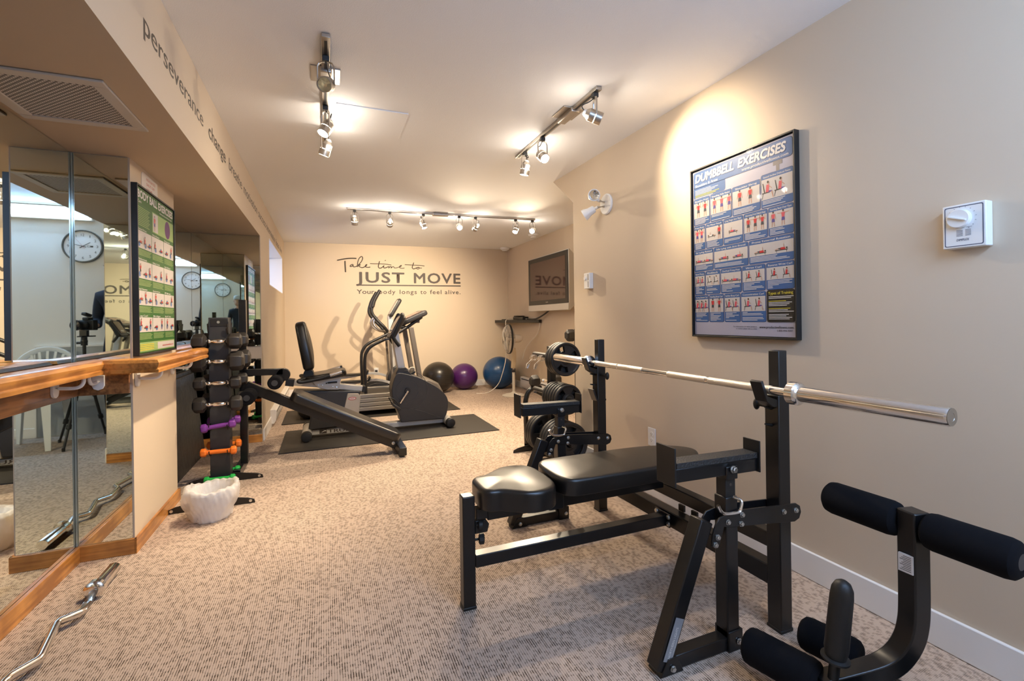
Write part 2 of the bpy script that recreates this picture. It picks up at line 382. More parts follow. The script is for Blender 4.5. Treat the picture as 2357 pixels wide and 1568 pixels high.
# wall behind the photographer, with an added window opening for cool light
wx0, wx1, wz0, wz1 = 1.10, 1.80, 1.08, 2.10
b = MB().ab((-1.25, YR-.16, 0), (wx0, YR, ZC)).ab((wx1, YR-.16, 0), (XW+.01, YR, ZC)).ab((wx0, YR-.16, 0), (wx1, YR, wz0)).ab((wx0, YR-.16, wz1), (wx1, YR, ZC))
struct('wall_rear', b, mat('rear_wall_paint', (.80, .78, .73), .7))
added_win = struct('added_window', MB().ab((wx0-.05, YR, wz0-.05), (wx0, YR+.02, wz1+.05)).ab((wx1, YR, wz0-.05), (wx1+.05, YR+.02, wz1+.05)).ab((wx0, YR, wz1), (wx1, YR+.02, wz1+.05)).ab((wx0, YR, wz0-.05), (wx1, YR+.03, wz0)), M_trim)  # made-up window trim, added around the cool rear lamp
build('window_frame', MB().ab((wx0, YR-.14, (wz0+wz1)/2-.02), (wx1, YR-.11, (wz0+wz1)/2+.02)), M_trim, added_win)  # crossbar of the added rear window
tl = thing('tube_light', 'long white cool tube light along the top of the wall with the clock', 'light', (.75, YR, 2.26))
part(tl, 'housing', MB().ab((0, YR+.0005, 2.19), (1.5, YR+.045, 2.325)), M_trim, bevel=.003)
part(tl, 'diffuser', MB().ab((.01, YR+.045, 2.195), (1.49, YR+.062, 2.32)), mat('tube_diffuser', (1, 1, 1), .4, emit=((.80, .90, 1.0), 1.1)), bevel=.006)
# baseboards
H = .118
def bboard(name, a, c, m=M_trim, h=H, t=.004):
    b = MB().ab((a[0], a[1], 0), (c[0], c[1], h)); struct(name, b, m, bevel=t)
bboard('baseboard_right', (XW-.014, YR), (XW, 3.352)); bboard('baseboard_left_far', (XS, 4.975), (XS+.014, 7.76), h=.11)
bboard('baseboard_right_far', (2.966, 3.36), (2.98, 7.55), h=.1)
bboard('baseboard_left_near', (XS, YR), (XS+.014, .89)); bboard('baseboard_rear', (XS+.014, YR), (1.88, YR+.014), h=.1)
b = MB(); p0 = ba+bn*.014; p1 = bb+bn*.014
b.prism([(p0.x, p0.y), (p1.x, p1.y), (bb.x, bb.y), (ba.x, ba.y)], (0, 0, 0), (1, 0, 0), (0, 1, 0), (0, 0, .1)); struct('baseboard_back', b, M_trim)
HW = .074
bboard('baseboard_alcove', (XM, .915), (XM+.018, 2.80), M_wood, HW, .002); bboard('baseboard_pilaster_side', (XM, 2.80), (-.8625, 2.815), M_woodx, HW, .002)
bboard('baseboard_pilaster', (-.875, 2.8), (-.862, 3.55), M_wood, HW, .002); bboard('baseboard_pilaster_back', (XM, 3.535), (-.8625, 3.55), M_woodx, HW, .002)
bboard('baseboard_second_alcove', (XM, 3.552), (XM+.018, 4.935), M_wood, HW, .002); bboard('baseboard_alcove_end', (XM, 4.937), (-.552, 4.954), M_woodx, HW, .002)
bboard('baseboard_alcove_start', (XM, .897), (-.552, .912), M_woodx, HW, .002)
# mirrors (upper and lower panes, the stained board between them)
ZB0, ZB1 = .786, .898
def pane(name, a, c, label):
    b = MB().ab(a, c, 0)
    return solo(name, b, M_mirror, label, 'mirror', loc=a)
G = 'mirror glass lining the two alcoves'
for nm, (ya, yb, wh) in {'first': (.902, 2.808, 'the alcove beside the curl bar'), 'second': (3.542, 4.943, 'the alcove behind the dumbbell rack')}.items():
    pane('wall_mirror', (XM-.005, ya, ZB1+.002), (XM, yb, ZS-.004), 'tall long mirror above the stained board in '+wh)
    pane('wall_mirror', (XM-.005, ya, HW+.001), (XM, yb, ZB0-.002), 'low long mirror under the stained board in '+wh)
for (x1, y, t, wh) in ((-.882, 2.811, .004, 'on the pilaster side facing the curl bar'), (-.882, 3.536, .004, 'on the pilaster side facing the dumbbell rack'),
                       (-.555, 4.945, .004, 'on the end return behind the incline bench'), (-.555, .898, .004, 'on the return near the brochure holder')):
    pane('wall_mirror', (XM+.001, y, ZB1+.002), (x1, y+t, ZS-.004), 'narrow upper mirror '+wh)
    pane('wall_mirror', (XM+.001, y, HW+.001), (x1, y+t, ZB0-.002), 'narrow lower mirror '+wh)
def board(a, c, label, m=M_board):
    x0, y0 = a; x1, y1 = c; t = thing('rail_backing_board', label, 'board', (x0, y0, ZB0))
    part(t, 'board', MB().ab((x0, y0, ZB0), (x1, y1, ZB1-.022)), m, bevel=.001)
    part(t, 'top_strip', MB().ab((x0-.0, y0, ZB1-.022), (x1+.004, y1, ZB1)), M_wood, bevel=.002)
board((XM+.001, .915), (XM+.019, 2.795), 'long stained wood board behind the handrail in the alcove beside the curl bar')
board((XM+.001, 2.797), (-.884, 2.811), 'short stained wood board across the pilaster side mirror')
board((XM+.001, 3.56), (XM+.019, 4.93), 'stained wood board behind the handrail in the dumbbell alcove')
for (x, y, z0_, z1_) in ((XM+.001, 2.803, ZB1+.002, ZS-.004), (XM+.001, 2.803, HW+.001, ZB0-.002)):
    solo('corner_bead', MB().ab((x, y, z0_), (x+.006, y+.006, z1_)), mat('glass_edge', (.42, .50, .47), .15, metal=.6), 'thin greenish glass bead in the mirror corner, '+('above' if z0_ > .5 else 'below')+' the stained board', 'trim strip', (x, y, z0_))
# handrail
prof = [(-.045, 0), (.045, 0), (.045, .014), (.038, .02), (.044, .034), (.046, .046), (.038, .060), (.02, .066), (-.02, .066), (-.038, .060), (-.046, .046), (-.044, .034), (-.038, .02), (-.045, .014)]
def rail_sweep(pts, z, name, parent, mats=M_wood):
    P = [Vector((x, y, z)) for x, y in pts]; vs = []; n = len(P); k = len(prof)
    for i in range(n):
        d0 = (P[i]-P[i-1]).normalized() if i else (P[1]-P[0]).normalized(); d1 = (P[i+1]-P[i]).normalized() if i < n-1 else d0
        d = (d0+d1).normalized(); s = Vector((d.y, -d.x, 0)); sc = 1/max(.35, s.dot(Vector((d0.y, -d0.x, 0))))
        for x, y in prof: vs.append(P[i]+s*x*sc+Vector((0, 0, y)))
    fs = []
    for i in range(n-1):
        for j in range(k): j2 = (j+1) % k; fs.append((i*k+j, i*k+j2, (i+1)*k+j2, (i+1)*k+j))
    fs.append(tuple(range(k))); fs.append(tuple(reversed(range((n-1)*k, n*k))))
    b = MB(); b.add(vs, fs); return part(parent, name, b, mats, sharp=28)
hr = thing('handrail', 'glossy orange wood handrail that turns around the mirrored pilaster', 'handrail', (XM, 2.7, .893))
rail_sweep([(-1.0, .92), (-.985, 2.735), (-.768, 2.70), (-.768, 3.66)], .893, 'rail', hr)
hr2 = thing('handrail', 'short glossy wood handrail in the alcove behind the dumbbell rack', 'handrail', (XM, 4.2, .893))
rail_sweep([(-1.0, 3.60), (-1.0, 4.93)], .893, 'rail', hr2)
def bracket(t, o, n):
    o = V3(o); n = V3(n).normalized(); s = n.cross(Vector((0, 0, 1)))
    b = MB(); b.prism([(x, y) for x, y in [(-.024, .03), (.024, .03), (.024, -.02), (.017, -.035), (0, -.042), (-.017, -.035), (-.024, -.02)]], o, s, (0, 0, 1), n*.012)
    q = part(t, 'bracket', b, M_white, bevel=.002)
    c = MB().path(spline([o+n*.01, o+n*.075+Vector((0, 0, -.003)), o+n*.10+Vector((0, 0, .012)), o+n*.106+Vector((0, 0, .045))], 5), .0075, 10)
    build('bracket_arm', c, M_white, q)
bracket(hr, (XM+.019, 2.58, .850), (1, 0, 0)); bracket(hr, (-1.0, 2.797, .850), (.02, -1, 0)); bracket(hr, (-.875, 2.86, .850), (1, .05, 0)); bracket(hr, (-.875, 3.44, .850), (1, 0, 0)); bracket(hr, (XM+.019, 1.6, .850), (1, 0, 0))
bracket(hr2, (XM+.019, 3.9, .850), (1, 0, 0)); bracket(hr2, (XM+.019, 4.7, .850), (1, 0, 0))
# soffit vent, hatch
t = thing('ceiling_vent', 'beige perforated return air vent under the soffit', 'vent', (-.874, 2.17, ZS))
b = MB()
for a, c in (((-1.073, 1.95), (-.675, 1.992)), ((-1.073, 2.348), (-.675, 2.39)), ((-1.073, 1.992), (-1.03, 2.348)), ((-.718, 1.992), (-.675, 2.348))): b.ab((a[0], a[1], ZS-.010), (c[0], c[1], ZS-.001))
part(t, 'frame', b, mat('vent_enamel', (.62, .57, .5), .45), bevel=.003)
part(t, 'grille', MB().ab((-1.03, 1.992, ZS-.005), (-.718, 2.348, ZS-.001)), grille_mat())
solo('ceiling_hatch', MB().ab((.078, 2.745, ZC-.006), (.474, 3.14, ZC-.0005)), M_ceil, 'square painted access panel in the ceiling by the short track light', 'hatch', (.276, 2.94, ZC-.006), bevel=.002)
for (x, y, lab) in ((2.86, 7.36, 'round white smoke detector on the ceiling in the far corner'), (2.80, 6.05, 'round white smoke detector on the ceiling above the television')):
    t = thing('smoke_detector', lab, 'smoke detector', (x, y, ZC-.04))
    part(t, 'base', MB().lathe([(.05, 0), (.075, .012), (.08, .03), (.08, .0395)], (x, y, ZC-.04), (0, 0, 1), 28), M_white)
    part(t, 'sensor_cap', MB().lathe([(0, 0), (.04, .003), (.047, .014), (.047, .02)], (x, y, ZC-.056), (0, 0, 1), 28), M_white)
# heaters
def heater(lab, x0, x1, y0, y1, z0, h, slot):
    t = thing('baseboard_heater', lab, 'heater', ((x0+x1)/2, (y0+y1)/2, z0))
    s = 1 if slot > 0 else -1; xa, xb = (x0, x1)
    P = [(0, 0), (.035, 0), (.055, .03), (.06, h*.7), (.06, h-.012), (.05, h), (0, h)]
    o = (x0, y0, z0) if s > 0 else (x1, y0, z0)
    part(t, 'body', MB().prism([(p[0]*s, p[1]) for p in P], o, (1, 0, 0), (0, 0, 1), (0, y1-y0, 0)), M_trim, bevel=.002)
    xs = x0+.059 if s > 0 else x1-.059
    part(t, 'air_slot', MB().ab((xs-.003*s, y0+.05, z0+h*.78), (xs+.0025*s, y1-.05, z0+h*.86)), M_blk2)
heater('long white baseboard heater under the high window', XS+.0005, XS+.06, 5.6, 7.62, .03, .15, 1)
heater('short white baseboard heater behind the standing fan', 2.92, 2.9655, 5.75, 6.87, .03, .17, -1)

# ================================================================== olympic bench and rack
T = .05
wb = thing('weight_bench', 'large black weight bench with uprights, spotter catches and two vinyl pads', 'weight bench', (1.0, 1.75, 0))
def two(Yn, Yf): return ((Yn, 1, 0.), (Yf, -1, -.02))
for yc, s, dx in ((1.19, -1, 0.), (2.33, 1, -.015)):
    x = 1.50+dx; n = 'close' if s < 0 else 'far'
    b = MB().bar((x, yc, 0), (x, yc, .838), .056, .056, (0, 1, 0)); part(wb, 'upright', b, M_blk, bevel=.004)
    part(wb, 'upright_cap', MB().box((x, yc, .006), (.060, .060, .012)), M_rub, bevel=.003)
    ext = part(wb, 'upright_extension', MB().bar((x+.006, yc, .80), (x+.006, yc, .995), .042, .042, (0, 1, 0)), M_blk2, bevel=.003)
    # J-hook that carries the bar
    b = MB().prism([(-.095, .045), (-.072, -.012), (-.02, -.028), (-.02, -.052), (-.045, -.052), (-.078, -.03), (-.105, .04)], (x, yc-.024, .85), (1, 0, 0), (0, 0, 1), (0, .048, 0))
    part(wb, 'bar_hook', b, M_blk2, bevel=.002)
    for dz in (-.12, -.06):
        part(wb, 'hook_peg', MB().cyl((x-.028, yc, .85+dz), (x-.06, yc, .857+dz), .006, .003, 8), M_blk2)
    kb = part(wb, 'lock_knob', MB().cyl((x, yc-s*.028, .79), (x, yc-s*.075, .79), .007, None, 10).ball((x, yc-s*.085, .79), (.012, .012, .022), 12, 8), M_rub)
    if s > 0: part(wb, 'safety_catch', MB().prism([(-.05, .03), (-.028, -.03), (.03, -.03), (.03, -.04), (-.034, -.04), (-.06, .028)], (x, yc-.028, .68), (1, 0, 0), (0, 0, 1), (0, .056, 0)), M_blk2, bevel=.001)
part(wb, 'cross_rail', MB().bar((1.50, 1.215, .312), (1.485, 2.305, .312), .05, .055), M_blk, bevel=.004)
part(wb, 'cross_rail', MB().bar((1.50, 1.215, .186), (1.485, 2.305, .186), .055, .07), M_blk, bevel=.004)
for y in (1.62, 1.70): part(wb, 'rail_clip', MB().box((1.52, y, .238), (.012, .035, .03)), M_blk2, bevel=.002)
def spotter(yf, s, dx):
    """s=+1: the assembly's show face looks to -Y at yf"""
    X = lambda v: v+dx; yc = yf+.027
    t = .05; dn = -1
    part(wb, 'spotter_post', MB().bar((X(1.257), yc, 0.004), (X(1.257), yc, .515), .052, .052, (0, 1, 0)), M_blk, bevel=.004)
    ip = part(wb, 'spotter_inner_post', MB().bar((X(1.257), yc, .45), (X(1.257), yc, .60), .043, .043, (0, 1, 0)), M_blk2, bevel=.003)
    build('adjustment_hole', MB().cyl((X(1.257), yc-.0218, .555), (X(1.257), yc-.0205, .555), .005, None, 12), M_dark, ip)
    part(wb, 'spotter_brace', MB().bar((X(.962), yc, .012), (X(1.150), yc, .450), .052, .052, (0, 1, 0)), M_blk, bevel=.004)
    part(wb, 'spotter_foot', MB().bar((X(.985), yc, .026), (X(1.24), yc, .026), .044, .044, (0, 1, 0)), M_blk, bevel=.003)
    part(wb, 'post_bracket', MB().box((X(1.262), yc, .035), (.062, .062, .068)), M_blk, bevel=.003)
    part(wb, 'brace_bracket', MB().prism([(-.035, 0), (.055, 0), (.028, .052), (-.005, .052)], (X(.985), yf-.004, .002), (1, 0, 0), (0, 0, 1), (0, .062, 0)), M_blk, bevel=.002)
    # flat gusset arms either side, from the brace head back to the upright
    pr = [(1.158, .37), (1.192, .37), (1.213, .425), (1.262, .418), (1.545, .385), (1.568, .393), (1.578, .414), (1.572, .437), (1.552, .449), (1.275, .470), (1.195, .458), (1.178, .440), (1.165, .41)]
    for yy in (yf-.004, yf+.054):
        part(wb, 'gusset_arm', MB().prism([(X(a), z) for a, z in pr], (0, yy-.003, 0), (1, 0, 0), (0, 0, 1), (0, .006, 0)), M_blk, bevel=.001)
    for a, z in ((1.229, .439), (1.292, .453), (1.288, .423), (1.489, .430), (1.550, .425), (1.184, .397), (1.174, .374)): bolt(wb, (X(a), yf-.007, z), (0, -1, 0), .0075)
    bolt(wb, (X(1.272), yf-.006, .033), (0, -1, 0), .008); bolt(wb, (X(.995), yf-.006, .022), (0, -1, 0), .008); bolt(wb, (X(1.253), yf-.008, .611), (0, -1, 0), .010, .012)
    part(wb, 'lock_pin', MB().path(spline([(X(1.257), yf-.006, .517), (X(1.264), yf-.03, .512), (X(1.256), yf-.035, .492), (X(1.245), yf-.035, .480), (X(1.19), yf-.035, .484), (X(1.170), yf-.034, .497), (X(1.160), yf-.034, .515)], 5), .0055, 10), M_chrome)
    # catch tray
    tr = part(wb, 'catch_tray', MB().bar((X(1.02), yc, .616), (X(1.375), yc, .608), .05, .045, (0, 0, 1)), M_blk, bevel=.003)
    build('rubber_pad', MB().bar((X(1.025), yc, .648), (X(1.372), yc, .641), .058, .018, (0, 0, 1)), mat('tread_rubber', (.02, .019, .018), .5, bump=(170, 1.0, .004)), tr, off=BASE[wb.name])
    build('end_plate', MB().ab((X(.992), yf-.030, .593), (X(.998), yf+.055, .715)), M_blk2, tr, off=BASE[wb.name], bevel=.001)
    build('end_plate', MB().ab((X(1.376), yf-.008, .583), (X(1.381), yf+.060, .690)), M_blk2, tr, off=BASE[wb.name], bevel=.001)
    part(wb, 'tray_bracket', MB().box((X(1.255), yc, .597), (.05, .062, .045)), M_blk, bevel=.003)
spotter(1.168, 1, 0); spotter(2.302, -1, -.035)
lab = MB().bar((.992, 1.1672, .055), (1.036, 1.1672, .157), .028, .0012, (1, 0, 0))
# printed label on the spotter brace
u = Vector((.188, 0, .438)).normalized(); b = MB(); v = Vector((-u.z, 0, u.x))
o = Vector((.962, 1.1675, .012))+u*.035-v*.018
b.poly([(0, 0), (.135, 0), (.135, .034), (0, .034)], o+Vector((0, -.0012, 0)), u, v, 0)
b.text('NORTHERN LIGHTS', o+Vector((0, -.0013, 0))+u*.012+v*.012, u, v, .009, .095, mi=1)
b.text('www.northernlightsfitness.com', o+Vector((0, -.0013, 0))+u*.012+v*.004, u, v, .003, .07, mi=1)
part(wb, 'brand_label', b, [mat('silver_label', (.30, .32, .35), .3, metal=.4), M_white])
# bench stand
part(wb, 'front_post', MB().bar((.508, 1.752, 0.002), (.508, 1.752, .437), .05, .05, (0, 1, 0)), M_blk, bevel=.004)
part(wb, 'front_post_cap', MB().box((.508, 1.752, .006), (.054, .054, .012)), M_rub, bevel=.003)
part(wb, 'lower_beam', MB().bar((.534, 1.752, .180), (1.452, 1.752, .180), .05, .048), M_blk, bevel=.003)
part(wb, 'beam_bracket', MB().box((1.452, 1.752, .186), (.008, .10, .06)), M_blk, bevel=.001)
for dy, dz in ((-.045, .018), (-.045, -.012), (.035, .02)): bolt(wb, (1.447, 1.752+dy, .186+dz), (-1, 0, 0), .009)
part(wb, 'seat_support', MB().bar((.54, 1.752, .360), (.60, 1.752, .360), .042, .042), M_blk2, bevel=.003)
part(wb, 'upper_beam', MB().bar((.585, 1.752, .356), (1.44, 1.752, .358), .05, .048), M_blk, bevel=.003)
part(wb, 'pivot_bracket', MB().ab((.845, 1.715, .33), (.915, 1.789, .425)), M_blk, bevel=.004)
for z, x in ((.405, .862), (.415, .895)): part(wb, 'pivot_pin', MB().cyl((x, 1.700, z), (x, 1.80, z), .012, None, 16), M_blk2)
part(wb, 'leg_bracket', MB().prism([(0, 0), (.05, 0), (.058, .03), (.045, .05), (0, .05)], (.535, 1.735, .285), (1, 0, 0), (0, 0, 1), (0, .03, 0)), M_blk, bevel=.002)
kn = part(wb, 'adjuster_knob', MB().lathe([(.012, 0), (.02, .004), (.02, .018), (.012, .022)], (.548, 1.735, .318), (1, -.4, 0), 12).cyl((.53, 1.745, .318), (.55, 1.735, .318), .005), M_rub)
part(wb, 'adjuster_knob', MB().lathe([(.014, 0), (.021, .004), (.021, .02), (.012, .024)], (.553, 1.752, .256), (1, -.25, 0), 10).cyl((.53, 1.752, .256), (.56, 1.752, .256), .005), M_rub)
# pads
ol = spline([(.858, 1.752), (.864, 1.66), (.89, 1.615), (.95, 1.602), (1.15, 1.60), (1.36, 1.603), (1.50, 1.625), (1.60, 1.675), (1.645, 1.752), (1.60, 1.83), (1.50, 1.88), (1.36, 1.901), (1.15, 1.904), (.95, 1.902), (.89, 1.889), (.864, 1.845)], 5, True)
part(wb, 'backrest_pad', MB().pad([(p.x, p.y) for p in ol], .418, .487, .016, dome=.006), M_vinyl, sharp=50)
so = spline([(.545, 1.752), (.548, 1.69), (.57, 1.662), (.61, 1.652), (.65, 1.625), (.70, 1.59), (.76, 1.583), (.815, 1.605), (.845, 1.66), (.850, 1.752), (.845, 1.845), (.815, 1.90), (.76, 1.921), (.70, 1.914), (.65, 1.879), (.61, 1.852), (.57, 1.842), (.548, 1.814)], 5, True)
part(wb, 'seat_pad', MB().pad([(p.x, p.y) for p in so], .392, .474, .018, dome=.012), M_vinyl, sharp=50)

# barbell resting in the hooks
bx, bz = 1.437, .862
t = thing('barbell', 'long chrome barbell resting across the bench uprights', 'barbell', (bx, 1.735, bz))
b = MB().cyl((bx, 1.08, bz), (bx, 2.36, bz), .0142, None, 24); sh = part(t, 'shaft', b, M_chrome)
for y0, y1 in ((1.16, 1.44), (1.455, 1.68), (1.86, 2.06), (2.07, 2.28)): build('knurling', MB().cyl((bx, y0, bz), (bx, y1, bz), .0148, None, 24), M_knurl, sh, off=BASE[t.name])
for s, y in ((-1, 1.09), (1, 2.345)):
    e = y+s*.430
    sl = part(t, 'sleeve', MB().lathe([(.018, 0), (.025, .002), (.025, .424), (.023, .430), (.0, .430)], (bx, y, bz), (0, s, 0), 32), M_chrome)
    build('collar', MB().lathe([(.018, -.004), (.030, .0), (.038, .004), (.038, .030), (.033, .036), (.026, .04)], (bx, y, bz), (0, s, 0), 32), M_chrome, sl, off=BASE[t.name])
    build('end_cap', MB().lathe([(.0225, .4305), (.0225, .4312), (.011, .4312), (.010, .4295), (.0, .4295)], (bx, y, bz), (0, s, 0), 24), M_steel, sl, off=BASE[t.name])

# curl bar on the carpet
zb_ = .0255
t = thing('curl_bar', 'bent chrome curl bar lying on the carpet beside the mirrors', 'curl bar', (-.885, 1.95, 0))
pts = [(-.884, 2.40), (-.868, 2.262), (-.872, 2.246), (-.916, 2.214), (-.918, 2.196), (-.876, 1.998), (-.878, 1.98), (-.918, 1.93), (-.922, 1.90), (-.912, 1.79), (-.908, 1.76), (-.875, 1.71), (-.874, 1.69), (-.906, 1.50), (-.904, 1.48), (-.870, 1.44), (-.868, 1.42), (-.884, 1.30)]
P3 = [(x, y, zb_+.006) for x, y in pts]
part(t, 'shaft', MB().path(P3, .0140, 14), M_chrome, sharp=70)
for s, y in ((1, 2.40), (-1, 1.30)):
    sl = part(t, 'sleeve', MB().lathe([(.018, 0), (.025, .002), (.025, .20), (.0225, .206), (.0, .206)], (-.885, y, zb_+.006), (0, s, 0), 28), M_chrome)
    build('collar', MB().lathe([(.016, -.006), (.03, -.002), (.036, .004), (.036, .026), (.026, .034)], (-.885, y, zb_+.012), (0, s, 0), 28), M_chrome, sl, off=BASE[t.name])

# leg developer attachment
t = thing('leg_developer', 'detached black leg developer with foam rollers by the baseboard', 'exercise attachment', (1.40, .78, 0))
lx = 1.46
part(t, 'frame_post', MB().rpath(spline([(lx, .757, .592), (lx, .757, .45), (lx, .757, .34), (lx-.003, .759, .285), (lx-.012, .765, .24), (lx-.032, .776, .20), (lx-.062, .790, .172), (lx-.11, .812, .150), (lx-.22, .868, .11)], 4), .05, .05, (.22, .975, 0)), M_blk, bevel=.004)
b = MB().ab((lx-.0325, .742, .430), (lx-.0262, .776, .478))
for i in range(9): b.ab((lx-.0328, .746, .4355+.0046*i), (lx-.0324, .772-.004*(i % 3), .4368+.0046*i), 1)
part(t, 'label', b, [M_paper, M_blk2])
def roller(a, b_, r, name='foam_roller'):
    a = V3(a); b_ = V3(b_); L_ = (b_-a).length
    q = part(t, name, MB().lathe([(.016, .004), (.03, 0), (r-.012, .002), (r-.003, .01), (r, .024), (r, L_-.024), (r-.003, L_-.01), (r-.012, L_-.002), (.02, L_), (.02, L_-.004), (0, L_-.004)], a, b_-a, 28), M_foam)
    build('end_plug', MB().lathe([(0.019, L_-.003), (.019, L_-.001), (0, L_-.001)], a, b_-a, 20), M_grey, q, off=BASE[t.name])
roller((lx, .786, .552), (lx, .985, .552), .048); roller((lx, .730, .552), (lx, .545, .552), .048)
part(t, 'roller_axle', MB().cyl((lx, .56, .552), (lx, .97, .552), .012), M_blk2)
roller((1.242, .865, .115), (1.190, 1.06, .115), .052); roller((1.262, .79, .115), (1.318, .58, .115), .052)
roller((1.440, .88, .112), (1.400, 1.035, .112), .050); roller((1.475, .70, .095), (1.50, .52, .095), .048)
part(t, 'lower_axle', MB().cyl((1.318, .60, .115), (1.190, 1.05, .115), .012).cyl((1.485, .62, .095), (1.405, 1.02, .112), .012), M_blk2)
pg = part(t, 'weight_peg', MB().lathe([(.013, 0), (.013, .09), (.034, .092), (.034, .097), (.025, .100), (.0285, .12), (.027, .265), (.025, .288), (.018, .304), (.008, .311), (0, .312)], (1.258, .845, .105), (.03, -.09, 1), 24), M_rub)
part(t, 'pivot_plate', MB().prism([(-.03, -.03), (.02, -.03), (.03, .0), (.028, .055), (.012, .07), (-.01, .06)], (lx+.012, .786, .175), (1, 0, 0), (0, 0, 1), (0, .006, 0)), M_blk, bevel=.002)
bolt(t, (lx+.026, .786, .215), (0, -1, 0), .012)

# ================================================================== weight plates and their tree
TX = 1.68; TYc = 3.33
t = thing('weight_tree', 'black weight tree with plate pegs in the nook past the wall corner', 'weight tree', (TX, TYc, 0))
part(t, 'column', MB().bar((TX, TYc, .03), (TX, TYc, .90), .05, .06, (0, 1, 0)), M_blk, bevel=.003)
part(t, 'floor_beam', MB().bar((TX, 3.10, .03), (TX, 3.62, .03), .05, .045), M_blk, bevel=.003)
wing = [(-.23, .0), (-.225, .022), (-.19, .036), (-.08, .055), (0, .062), (.08, .055), (.19, .036), (.225, .022), (.23, 0)]
def wings(t, x, y):
    q = part(t, 'foot', MB().prism(wing, (x, y, .001), (1, 0, 0), (0, 0, 1), (0, .006, 0)), M_blk, bevel=.001)
    for s in (-1, 1): build('bolt', MB().lathe([(.009, 0), (.009, .006), (0, .006)], (x+s*.205, y, .018), (0, -1, 0), 8), M_zinc, q, off=BASE[t.name])
part(t, 'foot', MB().prism([(-.20, .0), (-.19, .022), (0, .07), (.19, .022), (.20, 0)], (TX-.10, 3.15, .001), (-.55, .84, 0), (0, 0, 1), (0, .006, 0)), M_blk, bevel=.001)
part(t, 'foot', MB().prism(wing, (TX, 3.60, .001), (1, 0, 0), (0, 0, 1), (0, .006, 0)), M_blk, bevel=.001)
PEGS = {'top': .818, 'mid': .520, 'low': .190}
for k, z in PEGS.items():
    part(t, 'peg', MB().lathe([(.0, 0), (.018, .003), (.020, .02), (.020, .26), (.025, .262)], (TX, 2.99, z), (0, 1, 0), 20).lathe([(.025, 0), (.020, .002), (.020, .27), (.018, .285), (0, .288)], (TX, 3.37, z), (0, 1, 0), 20), M_blk2)
plate_cache = {}
def plate(Rr, th):
    """three-grip rubber plate, axis along Y, centred on its bore"""
    b = MB(); n = 60; r0 = .026; yf = -th/2
    holes = []
    def ring(r, y): return [(r*math.cos(2*PI*k/n), y, r*math.sin(2*PI*k/n)) for k in range(n)]
    ra, rb_ = Rr*.44, Rr*.78
    prof_ = [(r0, yf*1.0), (Rr*.26, yf*1.0), (Rr*.32, yf*.55), (ra, yf*.55), (rb_, yf*.55), (Rr*.84, yf*.62), (Rr*.88, yf), (Rr*.965, yf), (Rr, yf*.72)]
    rows = [ring(r, y) for r, y in prof_]+[ring(r, -y) for r, y in reversed(prof_)]
    vs = [p for rw in rows for p in rw]; fs = []; N = len(rows); ia = 3
    def hole(k):
        a = (360*(k+.5)/n-90) % 120; return 28 < a < 92
    for i in range(N):
        j = (i+1) % N
        for k in range(n):
            k2 = (k+1) % n
            if hole(k) and (i == ia or i == N-2-ia): continue
            fs.append((i*n+k, i*n+k2, j*n+k2, j*n+k))
    # walls of the grip openings
    for k in range(n):
        if hole(k):
            k2 = (k+1) % n
            for i in (ia, ia+1): fs.append((i*n+k2, i*n+k, (N-1-i)*n+k, (N-1-i)*n+k2))
            if not hole((k-1) % n): fs.append((ia*n+k, (ia+1)*n+k, (N-2-ia)*n+k, (N-1-ia)*n+k))
            if not hole((k+1) % n): fs.append(((ia+1)*n+k2, ia*n+k2, (N-1-ia)*n+k2, (N-2-ia)*n+k2))
    b.add(vs, fs); return b
def put_plates(Rr, th, ys, z, labels, group, rots):
    key = (Rr, th); first = key not in plate_cache
    for i, y in enumerate(ys):
        if first and i == 0:
            o = build('weight_plate', plate(Rr, th), M_rub, sharp=30); bv = o.modifiers.new('b', 'BEVEL'); bv.width = .002; bv.segments = 2; bv.limit_method = 'ANGLE'; plate_cache[key] = o
        else:
            o = plate_cache[key].copy(); COL.objects.link(o)
        o.location = (TX, y, z-(.026-.0205)); o.rotation_euler = (0, R(rots[i % len(rots)]), 0)
        tag(o, labels[i], 'weight plate', group)
ordn = ['first', 'second', 'third', 'fourth', 'fifth', 'sixth']
put_plates(.127, .034, [3.095, 3.135, 3.175], PEGS['top'], ['black three-grip plate on the top peg of the tree, '+s for s in ('in front by the peg tip', 'middle one', 'behind against the column')], 'plates on the top peg', [20, 47, 83])
put_plates(.113, .030, [3.065+.0405*i for i in range(6)], PEGS['mid'], ['small black grip plate on the middle peg, %s counted from the peg tip' % s for s in ordn], 'plates on the middle peg', [0, 33, 71, 15])
put_plates(.160, .034, [3.065+.041*i for i in range(5)], PEGS['low'], ['medium black grip plate on the low peg, %s counted from the peg tip' % s for s in ordn[:5]], 'plates on the low front peg', [60, 12, 95, 40])
put_plates(.160, .034, [3.42, 3.461, 3.502], PEGS['low'], ['medium black grip plate on the low rear peg of the tree, '+s for s in ('beside the column', 'in the middle', 'outermost')], 'plates on the low rear peg', [5, 44, 80])
